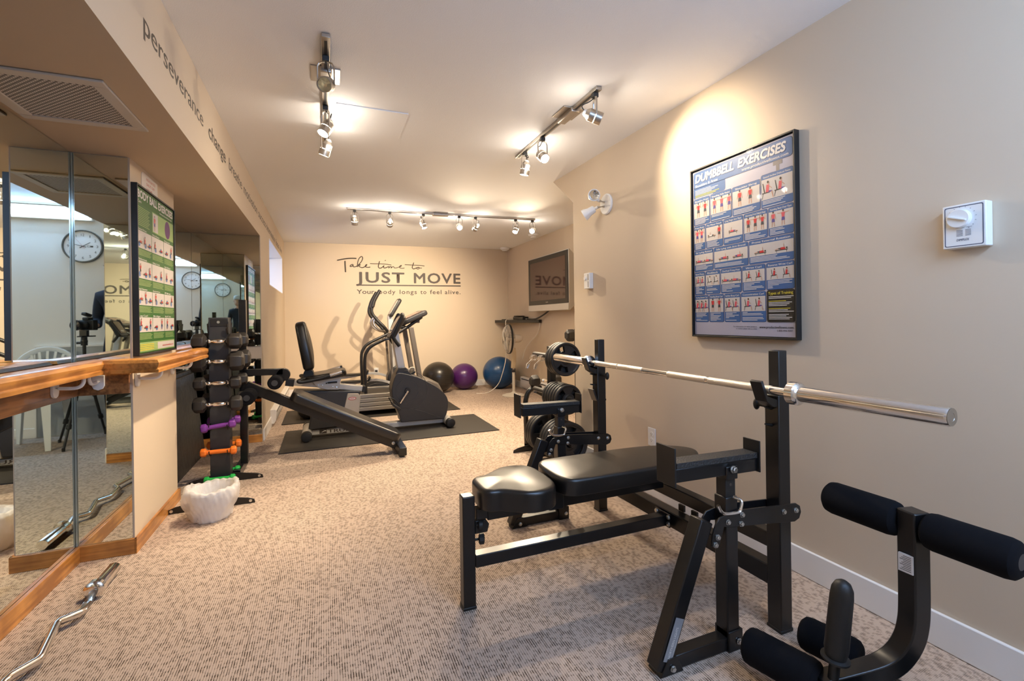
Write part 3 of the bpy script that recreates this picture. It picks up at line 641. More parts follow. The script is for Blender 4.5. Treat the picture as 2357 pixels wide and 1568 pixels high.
for i, (y, dx, a) in enumerate(((3.56, -.05, 18), (3.47, -.02, -8))):
    t = thing('barbell_clip', ('silver spring clip dangling from the rear end of the top peg', 'silver spring clip hanging beside the top peg column')[i], 'barbell clip', (TX+dx, y, PEGS['top']-.03))
    b = MB(); c = []
    for k in range(28): an = 2*PI*k/9; c.append((dx+TX+.024*math.cos(an), y+.0022*k-.03, PEGS['top']-.024+.024*math.sin(an)))
    b.path(c, .003, 6); part(t, 'coil', b, M_chrome)
    for s in (0, 1): part(t, 'handle', MB().path([(TX+dx-.02, y+.03*s-.03, PEGS['top']-.04), (TX+dx-.045-.015*s, y+.01*s, PEGS['top']-.075), (TX+dx-.06-.01*s, y, PEGS['top']-.11), (TX+dx-.05, y+.008, PEGS['top']-.115), (TX+dx-.03, y+.012, PEGS['top']-.07)], .003, 6), M_chrome)

# ================================================================== dumbbells
def hexhead(b, cx, L_, r, s):
    pr = [(r*.55, 0), (r*.98, L_*.20), (r, L_*.30), (r, L_*.72), (r*.90, L_*.9), (r*.60, L_)]
    k_ = len(b.v); b.lathe(pr, (cx, 0, 0), (s, 0, 0), 6)
    c30, s30 = math.cos(R(30)), math.sin(R(30))
    for i in range(k_, len(b.v)): x_, y_, z_ = b.v[i]; b.v[i] = (x_, y_*c30-z_*s30, y_*s30+z_*c30)
def make_db(r, hl, half, kind):
    """local origin at handle centre, axis X"""
    E_ = bpy.data.objects.new('dumbbell', None); COL.objects.link(E_); BASE[E_.name] = Vector((0, 0, 0)); E_.empty_display_size = .03
    hm, gm = {'rubber': (M_hex, M_chrome), 'purple': (M_purple, M_purple), 'orange': (M_orange, M_orange), 'green': (M_green, M_green)}[kind]
    for s in (-1, 1):
        b = MB(); hexhead(b, s*half, hl, r, s)
        # turn a flat of the hexagon to face up
        o = build('weight_head', b, hm, E_, sharp=20, bevel=.003)
    if kind == 'rubber':
        pf = [(.012, -half-.005), (.013, -half*.86), (.017, -half*.8), (.013, -half*.72), (.011, -half*.6), (.013, -half*.5), (.0165, -half*.3), (.0165, half*.3), (.013, half*.5), (.011, half*.6), (.013, half*.72), (.017, half*.8), (.013, half*.86), (.012, half+.005)]
    else: pf = [(.016, -half-.005), (.014, -half*.7), (.015, 0), (.014, half*.7), (.016, half+.005)]
    build('handle', MB().lathe(pf, (0, 0, 0), (1, 0, 0), 18), gm, E_)
    return E_
DBK = {}
def put_db(kind, r, hl, half, loc, rz, label, group, tilt=0):
    key = (kind, r, hl, half)
    if key in DBK: o = copy_tree(DBK[key])
    else: o = make_db(r, hl, half, kind); DBK[key] = o
    o.location = loc; o.rotation_euler = (0, R(tilt), R(rz)); tag(o, label, 'dumbbell', group); return o
RX, RYc = -.682, 3.80
t = thing('dumbbell_rack', 'black vertical dumbbell rack with winged floor feet', 'dumbbell rack', (RX, RYc, 0))
part(t, 'column', MB().ab((RX-.060, 3.765, .05), (RX+.060, 3.785, 1.16)).ab((RX-.060, 3.785, .05), (RX-.052, 3.86, 1.16)).ab((RX+.052, 3.785, .05), (RX+.060, 3.86, 1.16)), M_grey, bevel=.002)
part(t, 'name_plate', MB().box((RX+.005, 3.763, 1.125), (.105, .004, .05)), M_blk2, bevel=.001)
part(t, 'emblem', MB().lathe([(.010, 0), (.010, .002), (0, .002)], (RX+.0, 3.761, 1.128), (0, -1, 0), 6), M_zinc)
part(t, 'base_beam', MB().bar((RX+.01, 3.30, .03), (RX+.01, 4.0, .03), .05, .05), M_blk, bevel=.003)
wings(t, RX+.04, 3.29); wings(t, RX+.03, 3.80)
rows = [('rubber', .056, .088, .060, .990, 0), ('rubber', .069, .100, .062, .852, 0), ('rubber', .046, .072, .068, .704, 0), ('rubber', .054, .078, .068, .560, 0), ('purple', .031, .042, .062, .410, -7), ('orange', .030, .040, .068, .235, 0)]
nm = ['big black hexagonal dumbbell on the top cradle', 'biggest black hexagonal dumbbell on the second cradle', 'small black hexagonal dumbbell on the third cradle', 'black hexagonal dumbbell on the fourth cradle', 'purple dumbbell', 'orange dumbbell']
for i, (k, r, hl, hf, z, tl) in enumerate(rows):
    for s in (-1, 1):
        y = 3.715 if s < 0 else 3.915
        for sx in (-1, 1):
            x = RX+sx*.054
            hk = [(0, -.030), (-.035, -.028), (-.072, -.004), (-.078, .012), (-.070, .016), (-.055, -.004), (-.035, -.013), (0, .03)]
            part(t, 'cradle_hook', MB().prism([(-s*a, c) for a, c in hk], (x-.003, 3.775 if s < 0 else 3.86, z), (0, 1, 0), (0, 0, 1), (.006, 0, 0)), M_blk, bevel=.001)
        put_db(k, r, hl, hf, (RX+(.012 if s > 0 and i < 4 else 0), y, z+.006), 0, nm[i]+(', facing the room entrance' if s < 0 else ', on the far face of the rack'), 'dumbbells on the mirrored side rack', tl if s < 0 else 0)
for sx in (-1, 1):
    for s in (-1, 1):
        x = RX+sx*.058; part(t, 'cradle_hook', MB().prism([(-s*a, c) for a, c in [(0, -.05), (-.030, -.035), (-.045, .0), (-.052, .03), (-.040, .034), (-.030, .012), (-.012, .012), (-.012, .045), (0, .05)]], (x-.003, 3.775 if s < 0 else 3.86, 1.085), (0, 1, 0), (0, 0, 1), (.006, 0, 0)), M_blk, bevel=.001)
for s in (-1, 1): put_db('green', .026, .036, .058, (RX+.005, 3.715 if s < 0 else 3.915, .052), 0, 'small green dumbbell at the bottom of the rack'+(' behind the bin' if s < 0 else ' on the far face'), 'dumbbells on the mirrored side rack')
# second rack, mostly behind the wall corner
t = thing('dumbbell_rack', 'slim black dumbbell rack half hidden past the wall corner', 'dumbbell rack', (2.235, 3.80, 0))
part(t, 'column', MB().bar((2.205, 3.80, 0), (2.205, 3.80, 1.02), .05, .08, (0, 1, 0)), M_blk, bevel=.002)
part(t, 'base_beam', MB().bar((2.205, 3.5, .03), (2.205, 4.1, .03), .05, .05), M_blk, bevel=.002)
part(t, 'cradle_hook', MB().ab((2.14, 3.74, .905), (2.26, 3.765, .925)), M_blk)
put_db('rubber', .057, .095, .075, (2.205, 3.73, .965), 0, 'black hexagonal dumbbell on top of the half hidden rack', 'dumbbells past the wall corner')
t = thing('low_stand', 'low black stand with a curved tube behind the plate tree', 'exercise stand', (1.75, 3.95, 0))
part(t, 'curved_tube', MB().path(spline([(1.640, 3.75, .004), (1.636, 3.75, .22), (1.632, 3.75, .37), (1.652, 3.75, .46), (1.69, 3.75, .500), (1.75, 3.78, .512), (1.80, 3.80, .50)], 6), .022, 12), M_blk)
part(t, 'long_beam', MB().bar((1.76, 3.80, .475), (2.12, 3.84, .29), .05, .05), M_blk, bevel=.003)
part(t, 'post', MB().bar((2.08, 3.86, 0.002), (2.08, 3.86, .32), .05, .05, (0, 1, 0)), M_blk, bevel=.003)
put_db('rubber', .056, .088, .060, (1.835, 3.76, .565), 0, 'black hexagonal dumbbell set on the low stand behind the plate tree', 'dumbbells past the wall corner')

# ================================================================== incline bench (behind the rack)
yb = 4.06
t = thing('incline_bench', 'black incline sit-up bench with sloping vinyl pad and foam rollers', 'exercise bench', (0, yb, 0))
part(t, 'rear_post', MB().bar((-.575, yb, .05), (-.575, yb, 1.296), .05, .05, (0, 1, 0)), M_blk, bevel=.003)
part(t, 'rear_foot', MB().bar((-.60, 3.86, .03), (-.60, 4.32, .03), .05, .055), M_blk, bevel=.003)
A = Vector((-.56, yb, .640)); Bq = Vector((.560, yb, .066)); dn = (Bq-A).normalized(); nn = Vector((-dn.z, 0, dn.x)); nn = nn if nn.z > 0 else -nn
part(t, 'main_beam', MB().bar(A, Bq, .055, .075, (0, 0, 1)), M_blk, bevel=.004)
part(t, 'front_foot', MB().bar((.585, 3.86, .048), (.585, 4.26, .048), .06, .065), M_blk, bevel=.004)
bolt(t, Bq+Vector((-.03, -.029, .018)), (0, -1, 0), .011)
po = [(x, y) for x, y in rrect(.92, .27, .055, 6)]
pc = A+dn*(.32+.46)+nn*.038
part(t, 'backrest_pad', MB().pad([(p[0], p[1]) for p in po], 0, .068, .02, o=pc, u=dn, v=(0, 1, 0), w_=nn, dome=.004), M_vinyl, sharp=50)
part(t, 'roller_arm', MB().bar((-.565, yb-.03, .742), (-.300, yb-.03, .738), .04, .050).cyl((-.300, yb-.05, .713), (-.300, yb-.01, .713), .050, None, 24), M_blk, bevel=.003)
def roller2(t, a, b_, r, off):
    a = V3(a); b_ = V3(b_); L_ = (b_-a).length
    q = part(t, 'foam_roller', MB().lathe([(.01, 0), (r-.008, .001), (r, .012), (r, L_-.012), (r-.008, L_-.001), (.01, L_)], a, b_-a, 28), M_foam)
    build('end_plug', MB().lathe([(.022, 0), (.022, .004), (0, .004)], a, a-b_, 18), M_grey, q, off=off)
O = BASE[t.name]
roller2(t, (-.348, 3.875, .668), (-.348, yb-.04, .668), .050, O); roller2(t, (-.348, yb+.02, .668), (-.348, 4.24, .668), .050, O)
roller2(t, (-.53, 3.86, .572), (-.53, yb-.03, .572), .055, O); roller2(t, (-.53, yb+.03, .572), (-.53, 4.24, .572), .055, O)

# ================================================================== floor mats
solo('exercise_mat', MB().ab((-.375, 4.40, .0005), (1.625, 5.27, .008)), M_mat, 'dark rubber equipment mat under the recumbent bike', 'floor mat', (.6, 4.83, 0), 'rubber mats under the machines', bevel=.001)
solo('exercise_mat', MB().ab((-.445, 5.63, .0005), (1.565, 6.46, .008)), M_mat, 'dark rubber equipment mat under the treadmill', 'floor mat', (.6, 6.0, 0), 'rubber mats under the machines', bevel=.001)

# ================================================================== recumbent bike
BY = 4.93
t = thing('recumbent_bike', 'charcoal and silver recumbent exercise bike with tall black seat back', 'exercise bike', (.45, BY, 0.008)); O = BASE[t.name]
def c5(x, z, k=BY/4.75): return (x*k, 1.12+(z-1.12)*k)
fz = .012
for x, nme in ((-.165, 'rear_foot'), (1.20, 'front_foot')):
    q = part(t, nme, MB().lathe([(.042, 0), (.045, .01), (.045, .43), (.042, .44)], (x, 4.71, fz+.045), (0, 1, 0), 24), M_silver)
    for y, d in ((4.71, -1), (5.15, 1)): build('end_cap', MB().lathe([(.048, -.02), (.048, .02), (.042, .034), (.02, .038), (0, .038)], (x, y, fz+.047), (0, d, 0), 24), M_rub, q, off=O)
part(t, 'base_rail', MB().ab((-.14, 4.87, .030), (1.20, 4.97, .078)), M_silver, bevel=.004)
b = MB(); b.text('TRUE', (.02, 4.8694, .040), (1, 0, 0), (0, 0, 1), .030, .20, bold=.025); b.poly([(0, 0), (.065, 0), (.065, .036), (0, .036)], (-.055, 4.8692, .037), (1, 0, 0), (0, 0, 1))
part(t, 'maker_lettering', b, M_dark)
part(t, 'maker_emblem', MB().path([(-.045+.012*0, 4.8688, .038), (-.03, 4.8688, .052), (-.012, 4.8688, .062), (.004, 4.8688, .062)], .004, 6), M_silver)
yn, yf = 4.84, 5.02
pb = [(-.285, .475), (.33, .430), (.32, .395), (.300, .20), (.27, .10), (-.155, .085), (-.13, .22), (-.20, .40)]
part(t, 'rear_shroud', MB().prism(pb, (0, yn, 0), (1, 0, 0), (0, 0, 1), (0, yf-yn, 0)), M_grey, bevel=.012, seg=3)
pbd = [(.205, .415), (.305, .408), (.326, .37), (.305, .19), (.275, .10), (.135, .09), (.17, .26)]
part(t, 'side_panel', MB().prism(pbd, (0, yn-.008, 0), (1, 0, 0), (0, 0, 1), (0, yf-yn+.016, 0)), mat('beige_panel', (.46, .40, .33), .5), bevel=.006)
b = MB(); b.lathe([(.036, 0), (.036, .0015), (0, .0015)], (.248, yn-.0085, .362), (0, -1, 0), 28, 0, 1, .42); b.lathe([(.030, 0.0015), (.030, .0022), (0, .0022)], (.248, yn-.0085, .362), (0, -1, 0), 28, 1, 1, .36)
b.text('SWAT', (.230, yn-.0115, .357), (1, 0, 0), (0, 0, 1), .011, .036, bold=.02, mi=2)
part(t, 'oval_badge', b, [mat('badge_red', (.5, .03, .02), .4), M_paper, mat('badge_red', (.5, .03, .02), .4)])
part(t, 'seat_rail', MB().bar((-.29, 4.93, .545), (.355, 4.93, .443), .10, .05), M_silver, bevel=.004)
part(t, 'rail_end', MB().bar((-.345, 4.93, .553), (-.272, 4.93, .540), .12, .065), M_rub, bevel=.004); part(t, 'rail_end', MB().bar((.345, 4.93, .442), (.375, 4.93, .436), .115, .06), M_rub, bevel=.004)
pk = [(-.13, .56), (-.03, .575), (.145, .595), (.150, .57), (.125, .455), (.02, .462), (-.06, .485)]
part(t, 'seat_carriage', MB().prism(pk, (0, 4.845, 0), (1, 0, 0), (0, 0, 1), (0, .17, 0)), M_silver, bevel=.004)
for x, z in ((-.06, .508), (-.025, .505), (.07, .485), (.105, .478)): bolt(t, (x, 4.843, z), (0, -1, 0), .008, .004)
part(t, 'adjust_lever', MB().path([(.01, 4.842, .525), (.03, 4.835, .530), (.11, 4.835, .532)], .008, 8), M_rub)
so = [(x, y) for x, y in rrect(.36, .40, .08, 6)]
su = Vector((1, 0, .13)).normalized(); sw = Vector((-.13, 0, 1)).normalized()
part(t, 'seat_cushion', MB().pad(so, 0, .055, .022, o=(.02, BY, .575), u=su, v=(0, 1, 0), w_=sw), M_vinyl, sharp=50)
Abk = Vector((-.168, BY, .68)); u2 = Vector((-.075, 0, .44)).normalized(); w2 = Vector((.985, 0, .17)).normalized()
bo = spline([(-.02, -.13), (.02, -.17), (.20, -.17), (.36, -.135), (.43, -.10), (.445, 0), (.43, .10), (.36, .135), (.20, .17), (.02, .17), (-.02, .13), (-.03, 0)], 4, True)
part(t, 'seat_back', MB().pad([(p.x, p.y) for p in bo], -.02, .075, .03, o=Abk, u=u2, v=(0, -1, 0), w_=w2, dome=.02, rb=.03), M_vinyl, sharp=60)
part(t, 'seat_hinge', MB().cyl((-.145, 4.83, .622), (-.145, 5.03, .622), .045, None, 24).bar((-.145, 4.93, .62), (-.165, 4.93, .74), .06, .035), M_rub)
for s in (-1, 1):
    y = BY+s*.235
    q = part(t, 'side_handle', MB().path(spline([(-.17, BY+s*.12, .588), (-.225, y, .578), (-.19, y, .568), (-.05, y, .590), (.04, y, .613), (.17, y, .648)], 5), .017, 12), M_rub)
    build('pulse_grip', MB().cyl((.045, y, .615), (.15, y, .643), .0185, None, 14), M_chrome, q, off=O)
# flywheel housing
fo = spline([(.625, .42), (.64, .50), (.675, .575), (.72, .585), (.80, .565), (.90, .53), (1.00, .475), (1.10, .41), (1.175, .335), (1.205, .27), (1.205, .20), (1.185, .12), (1.155, .080)], 5)
poly = [(p[0], p[1]) for p in fo]+[(.715, .085), (.70, .15), (.66, .26), (.635, .33)]
part(t, 'flywheel_shroud', MB().prism(poly, (0, 4.82, 0), (1, 0, 0), (0, 0, 1), (0, .22, 0)), M_grey, bevel=.014, seg=3)
b = MB()
for rr in (.115, .205): b.path([(.783+rr*math.cos(a*PI/24), 4.8185, .405+rr*math.sin(a*PI/24)) for a in (range(48) if rr < .2 else range(-10, 14))], .0026, 6, closed=rr < .2)
b.path([(.675, 4.8195, .235), (.80, 4.8195, .222), (.95, 4.8195, .17), (1.14, 4.8195, .09)], .0026, 6)
part(t, 'shroud_seam', b, mat('seam_grey', (.06, .06, .06), .4))
part(t, 'crank_hub', MB().cyl((.783, 4.822, .405), (.783, 4.79, .405), .028, None, 24), M_blk2)
part(t, 'crank_arm', MB().bar((.783, 4.785, .405), (.700, 4.785, .285), .016, .028, (0, 1, 0)), M_chrome, bevel=.003)
pd = part(t, 'pedal', MB().box((.655, 4.73, .265), (.095, .10, .022), 0, Matrix.Rotation(R(38), 3, 'Y')), M_rub, bevel=.004)
build('pedal_strap', MB().path(spline([(.615, 4.73, .292), (.60, 4.73, .33), (.585, 4.73, .36), (.64, 4.73, .335), (.69, 4.73, .265)], 4), .006, 6), M_rub, pd, off=O)
pd = part(t, 'pedal', MB().box((.87, 5.13, .54), (.095, .10, .022), 0, Matrix.Rotation(R(-30), 3, 'Y')), M_rub, bevel=.004)
build('pedal_strap', MB().path(spline([(.84, 5.13, .55), (.865, 5.13, .60), (.91, 5.13, .60), (.905, 5.13, .54)], 4), .008, 6), M_beige, pd, off=O)
part(t, 'crank_arm', MB().bar((.783, 5.05, .405), (.87, 5.07, .53), .016, .028, (0, 1, 0)), M_chrome, bevel=.003)
part(t, 'column_base', MB().prism([(.665, .555), (.68, .60), (.705, .635), (.775, .64), (.80, .60), (.84, .55)], (0, 4.85, 0), (1, 0, 0), (0, 0, 1), (0, .16, 0)), M_grey, bevel=.006)
part(t, 'console_column', MB().bar((.742, BY, .60), (.668, BY, 1.04), .08, .085, (0, 1, 0)), M_silver, bevel=.010, seg=3)
ccn = Vector((.672, BY, 1.07)); cu = Vector((.150, 0, .27)).normalized(); cw = Vector((-.87, 0, .48)).normalized()
part(t, 'console', MB().pad(rrect(.27, .30, .05, 6), -.055, .0, .012, o=ccn, u=cu, v=(0, -1, 0), w_=cw, rb=.03), M_grey)
part(t, 'console_face', MB().pad(rrect(.20, .23, .02, 4), 0, .006, .003, o=ccn+cw*.0+cu*.01, u=cu, v=(0, -1, 0), w_=cw), M_screen)
for s in (-1, 1):
    y = BY+s*.175
    part(t, 'console_handle', MB().path(spline([(.735, BY+s*.10, 1.18), (.73, y, 1.165), (.655, y, .985), (.645, y, .945), (.70, y, .865)], 5), .019, 12), M_rub)
part(t, 'reading_rack', MB().bar((.585, BY-.12, .935), (.585, BY+.12, .935), .05, .015), M_grey, bevel=.002)

# ================================================================== treadmill
t = thing('treadmill', 'dark treadmill with taupe uprights and bent black side rails', 'treadmill', (.9, 6.05, .008)); O = BASE[t.name]
part(t, 'deck', MB().ab((-.18, 5.76, .15), (1.18, 6.36, .235)), M_grey, bevel=.01)
part(t, 'running_belt', MB().ab((-.20, 5.84, .14), (1.0, 6.28, .243)), M_rub, bevel=.006)
b = MB()
for i in range(4): b.ab((-.15, 5.735, .062+.050*i), (1.15, 5.78, .106+.050*i))
part(t, 'side_skirt', b, mat('grooved_aluminium', (.30, .28, .25), .4, metal=.5), bevel=.004)
b = MB()
for i in range(4): b.ab((-.15, 6.34, .062+.050*i), (1.15, 6.385, .106+.050*i))
part(t, 'side_skirt', b, mat('grooved_aluminium', (.30, .28, .25), .4), bevel=.004)
part(t, 'rear_roller_cover', MB().lathe([(.03, 0), (.085, .03), (.10, .10), (.10, .52), (.085, .58), (.03, .61)], (-.20, 5.755, .112), (0, 1, 0), 28), M_blk2)
ho = [(.98, .06), (.98, .26), (1.06, .37), (1.20, .385), (1.32, .33), (1.38, .22), (1.38, .06)]
part(t, 'motor_hood', MB().prism(ho, (0, 5.75, 0), (1, 0, 0), (0, 0, 1), (0, .62, 0)), M_brown, bevel=.02, seg=3)
for y in (5.78, 6.34): part(t, 'foot', MB().ab((1.05, y-.03, .009), (1.13, y+.03, .07)).ab((-.05, y-.03, .009), (.03, y+.03, .07)), M_rub, bevel=.004)
for s, y in ((-1, 5.79), (1, 6.33)):
    part(t, 'upright', MB().bar((1.125, y, .20), (.992, y, 1.04), .055, .085, (0, 1, 0)), M_brown, bevel=.008)
    part(t, 'side_rail', MB().path(spline([(.452, y-.05*s*-1*0, .06), (.448, y, .35), (.443, y, .66), (.47, y, .76), (.53, y, .825), (.67, y, .895), (.86, y, .985), (.98, y, 1.06), (1.13, y, 1.165)], 5), .019, 12), M_blk2)
    bolt(t, (.455, y-.03, .075), (0, -1, 0), .012)
cc_ = Vector((1.04, 6.06, 1.165)); cu = Vector((.31, 0, .14)).normalized(); cw = Vector((-.41, 0, .91)).normalized()
part(t, 'console', MB().pad(rrect(.34, .66, .08, 6), -.04, .02, .015, o=cc_, u=cu, v=(0, -1, 0), w_=cw, rb=.02), M_grey)
part(t, 'console_face', MB().pad(rrect(.24, .46, .03, 4), .02, .026, .003, o=cc_, u=cu, v=(0, -1, 0), w_=cw), M_screen)
part(t, 'console_box', MB().bar((1.06, 5.83, 1.115), (1.06, 6.29, 1.115), .10, .05), M_brown, bevel=.006)
part(t, 'cross_handle', MB().path(spline([(.93, 5.79, 1.04), (.87, 5.86, 1.035), (.86, 6.06, 1.035), (.87, 6.26, 1.035), (.93, 6.33, 1.04)], 5), .018, 12), M_rub)

# ================================================================== elliptical trainer
EY = 7.0
t = thing('elliptical_trainer', 'silver and grey elliptical trainer with tall curved handlebars by the back wall', 'elliptical trainer', (.65, EY, 0)); O = BASE[t.name]
part(t, 'base_frame', MB().bar((.15, EY, .05), (1.25, EY, .05), .09, .06).bar((.18, EY-.26, .035), (.18, EY+.26, .035), .06, .05).bar((1.22, EY-.26, .035), (1.22, EY+.26, .035), .06, .05), M_silver, bevel=.005)
eo = spline([(.86, .16), (.84, .30), (.90, .42), (1.00, .47), (1.12, .42), (1.22, .28), (1.22, .12)], 5)
part(t, 'flywheel_shroud', MB().prism([(p[0], p[1]) for p in eo]+[(.90, .08)], (0, EY-.10, 0), (1, 0, 0), (0, 0, 1), (0, .20, 0)), M_grey, bevel=.015, seg=3)
for s in (-1, 1):
    y = EY+s*.17; dz = 0 if s > 0 else -.06
    part(t, 'pedal_arm', MB().rpath(spline([(.20, y, .30+dz), (.40, y, .325+dz), (.60, y, .35+dz), (.75, y, .335+dz), (.90, y, .28+dz)], 5), .05, .035, (0, 1, 0)), M_silver, bevel=.004)
    part(t, 'foot_pedal', MB().prism([(-.20, 0), (.17, 0), (.20, .06), (.18, .07), (.15, .02), (-.19, .02)], (.40, y-.07, .335+dz), (1, 0, 0), (0, 0, 1), (0, .14, 0)), M_rub, bevel=.004)
    part(t, 'crank_cover', MB().prism([(p[0], p[1]) for p in spline([(.52, .10), (.55, .19), (.65, .24), (.80, .23), (.90, .16), (.92, .08)], 4)], (0, y-.02, 0), (1, 0, 0), (0, 0, 1), (0, .03, 0)), M_grey, bevel=.004)
    part(t, 'swing_link', MB().bar((.90, y+s*.03, .26+dz), (.86, y+s*.06, .95), .03, .05, (0, 1, 0)), M_brown, bevel=.008)
    yy = EY+s*.22
    hb = part(t, 'moving_handlebar', MB().path(spline([(.86, yy-s*.06, .92), (.80, yy, 1.02), (.68, yy, 1.15), (.625, yy, 1.24), (.63, yy, 1.33), (.685, yy, 1.46), (.735, yy, 1.555)], 6), .021, 12), M_blk2)
    part(t, 'handlebar_grip', MB().path(spline([(.632, yy, 1.31), (.655, yy, 1.40), (.70, yy, 1.49), (.728, yy, 1.54)], 5), .0245, 12), M_rub)
    part(t, 'fixed_handle', MB().path(spline([(.86, EY+s*.05, .98), (.78, EY+s*.17, .97), (.69, EY+s*.2, 1.02), (.645, EY+s*.2, 1.10), (.69, EY+s*.2, 1.185)], 5), .017, 10), M_steel)
part(t, 'console_column', MB().bar((.93, EY, .38), (.90, EY, 1.20), .08, .10, (0, 1, 0)), M_silver, bevel=.02, seg=3)
cc_ = Vector((.945, EY, 1.32)); cu = Vector((.50, 0, .86)).normalized(); cw = Vector((-.86, 0, .5)).normalized()
part(t, 'console', MB().pad(rrect(.30, .30, .05, 6), -.05, .0, .012, o=cc_, u=cu, v=(0, -1, 0), w_=cw, rb=.025), M_grey)
part(t, 'console_face', MB().pad(rrect(.24, .24, .03, 4), 0, .006, .003, o=cc_, u=cu, v=(0, -1, 0), w_=cw), M_beige)

# ================================================================== exercise balls
for nm_, (x, y, r), mm in (('black', (1.63, 7.12, .245), M_ballk), ('purple', (2.085, 7.25, .216), M_ballp), ('blue', (2.635, 7.10, .266), M_ballb)):
    t = thing('exercise_ball', nm_+' exercise ball on the carpet against the back wall', 'exercise ball', (x, y, 0), 'exercise balls along the back wall')
    pr = [(0, 0)]+[(r*math.sin(a)*(1.0+.012*math.sin(a)), r*.965*(1-math.cos(a))) for a in [PI*k/40 for k in range(1, 40)]]+[(0, r*1.93)]
    part(t, 'ball_body', MB().lathe(pr, (x, y, .001), (0, 0, 1), 56), mm, sharp=180)
    b = MB()
    for k in range(7):
        h = r*.965*(.62+.125*k); rr = math.sqrt(max(0, 1-((h-r*.965)/(r*.965))**2))*r*1.012
        b.lathe([(rr-.001, h-.0025), (rr+.0015, h), (rr-.001, h+.0025)], (x, y, .001), (0, 0, 1), 56)
    part(t, 'moulded_ribs', b, mm, sharp=180)

# ================================================================== standing fan
fx, fy = 2.56, 6.30
t = thing('standing_fan', 'cream pedestal fan with a round wire guard beside the blue ball', 'fan', (fx, fy, 0)); O = BASE[t.name]
part(t, 'base', MB().lathe([(.17, 0.001), (.172, .012), (.12, .03), (.04, .045), (.025, .06), (.022, .065)], (fx, fy, 0), (0, 0, 1), 36), M_beige)
part(t, 'pole', MB().cyl((fx, fy, .05), (fx, fy, .36), .021).cyl((fx, fy, .36), (fx, fy, .53), .014), M_beige)
part(t, 'height_collar', MB().cyl((fx, fy, .345), (fx, fy, .385), .027), M_grey)
part(t, 'control_stem', MB().prism([(-.035, 0), (.02, 0), (.035, .08), (.04, .22), (.03, .30), (-.005, .31), (-.02, .18)], (fx, fy-.028, .40), (1, 0, 0), (0, 0, 1), (0, .056, 0)), mat('tan_plastic', (.55, .44, .28), .5), bevel=.012, seg=3)
hd = Vector((-.99, .10, .0)).normalized(); hc = Vector((fx-.075, fy-.02, .835))
part(t, 'motor_housing', MB().lathe([(0, 0), (.035, .004), (.055, .03), (.062, .08), (.058, .12), (.03, .14)], hc-hd*.20, hd, 24), M_beige)
part(t, 'guard_rim', MB().lathe([(.212, -.012), (.218, -.010), (.218, .014), (.212, .016), (.212, -.012)], hc, hd, 48, cap=False), M_blk2)
b = MB(); s_, t_, _ = frame_of(hd)
for k in range(56):
    a = 2*PI*k/56; e = s_*math.cos(a)+t_*math.sin(a)
    b.path([hc+hd*.075+e*.03, hc+hd*.072+e*.10, hc+hd*.055+e*.17, hc+e*.213, hc-hd*.05+e*.16, hc-hd*.07+e*.05], .0022, 4)
for rr, z in ((.10, .072), (.16, .058), (.20, .03), (.12, -.06)): b.path([hc+hd*z+(s_*math.cos(2*PI*k/40)+t_*math.sin(2*PI*k/40))*rr for k in range(40)], .0018, 4, closed=True)
part(t, 'wire_guard', b, M_beige)
part(t, 'guard_badge', MB().lathe([(.035, 0), (.03, .006), (0, .008)], hc+hd*.074, hd, 20), M_beige)
for k in range(3):
    a = 2*PI*k/3+.4; e = s_*math.cos(a)+t_*math.sin(a); f_ = s_*math.cos(a+.75)+t_*math.sin(a+.75)
    vs = []
    for i in range(6):
        rr = .03+.032*i; wv = .35+.5*math.sin(PI*i/6)
        vs += [hc+hd*.018+e*rr, hc-hd*.018+(e*(1-wv*.7)+f_*wv*.7).normalized()*rr]
    fs = [(2*i, 2*i+1, 2*i+3, 2*i+2) for i in range(5)]
    bl = build('blade', MB().add([v for v in vs]+[v+hd*.003 for v in vs], fs+[tuple(reversed([j+12 for j in f])) for f in fs]), mat('smoke_blade', (.42, .36, .28), .3, alpha=.85), t, off=O)
b = MB().lathe([(.025, -.03), (.028, .02), (0, .03)], hc, hd, 18); part(t, 'blade_hub', b, M_beige)

# ================================================================== television, shelf and things on it
t = thing('television', 'wall mounted flat TV with a dark glossy screen and silver bezel', 'television', (2.88, 5.75, 1.6))
R_ = Matrix.Rotation(R(0), 3, 'Y'); tx = 2.845
part(t, 'cabinet', MB().prism([(0, 0), (.012, -.002), (.085, .06), (.085, .70), (.012, .772), (0, .77)], (tx+.004, 5.128, 1.228), (1, 0, 0), (0, 0, 1), (0, 1.23, 0)), M_silver, bevel=.004)
part(t, 'bezel', MB().ab((tx-.004, 5.140, 1.318), (tx+.006, 6.346, 1.988)), M_blk2, bevel=.003)
part(t, 'silver_speaker_bar', MB().ab((tx-.006, 5.130, 1.230), (tx+.006, 6.356, 1.316)), M_silver, bevel=.004)
part(t, 'screen', MB().ab((tx-.0055, 5.205, 1.378), (tx-.003, 6.280, 1.925)), M_screen)
b = MB().text('PIONEER', (tx-.0048, 5.775, 1.342), (0, -1, 0), (0, 0, 1), .010, .07, bold=.02); part(t, 'maker_name', b, M_silver)
part(t, 'wall_arm', MB().ab((2.92, 5.6, 1.45), (2.978, 5.9, 1.78)), M_blk2)
t = thing('wall_shelf', 'black floating shelf across the far corner under the television', 'shelf', (2.85, 7.0, 1.07))
part(t, 'board', MB().prism([(2.715, 7.50), (2.979, 7.50), (2.979, 6.20), (2.93, 6.20), (2.74, 7.2)], (0, 0, 1.062), (1, 0, 0), (0, 1, 0), (0, 0, .045)), M_blk2, bevel=.002)
solo('set_top_box', MB().ab((2.855, 6.62, 1.1085), (2.955, 7.02, 1.155)), M_blk2, 'black box on the floating shelf', 'electronics', (2.9, 6.8, 1.108), bevel=.003)
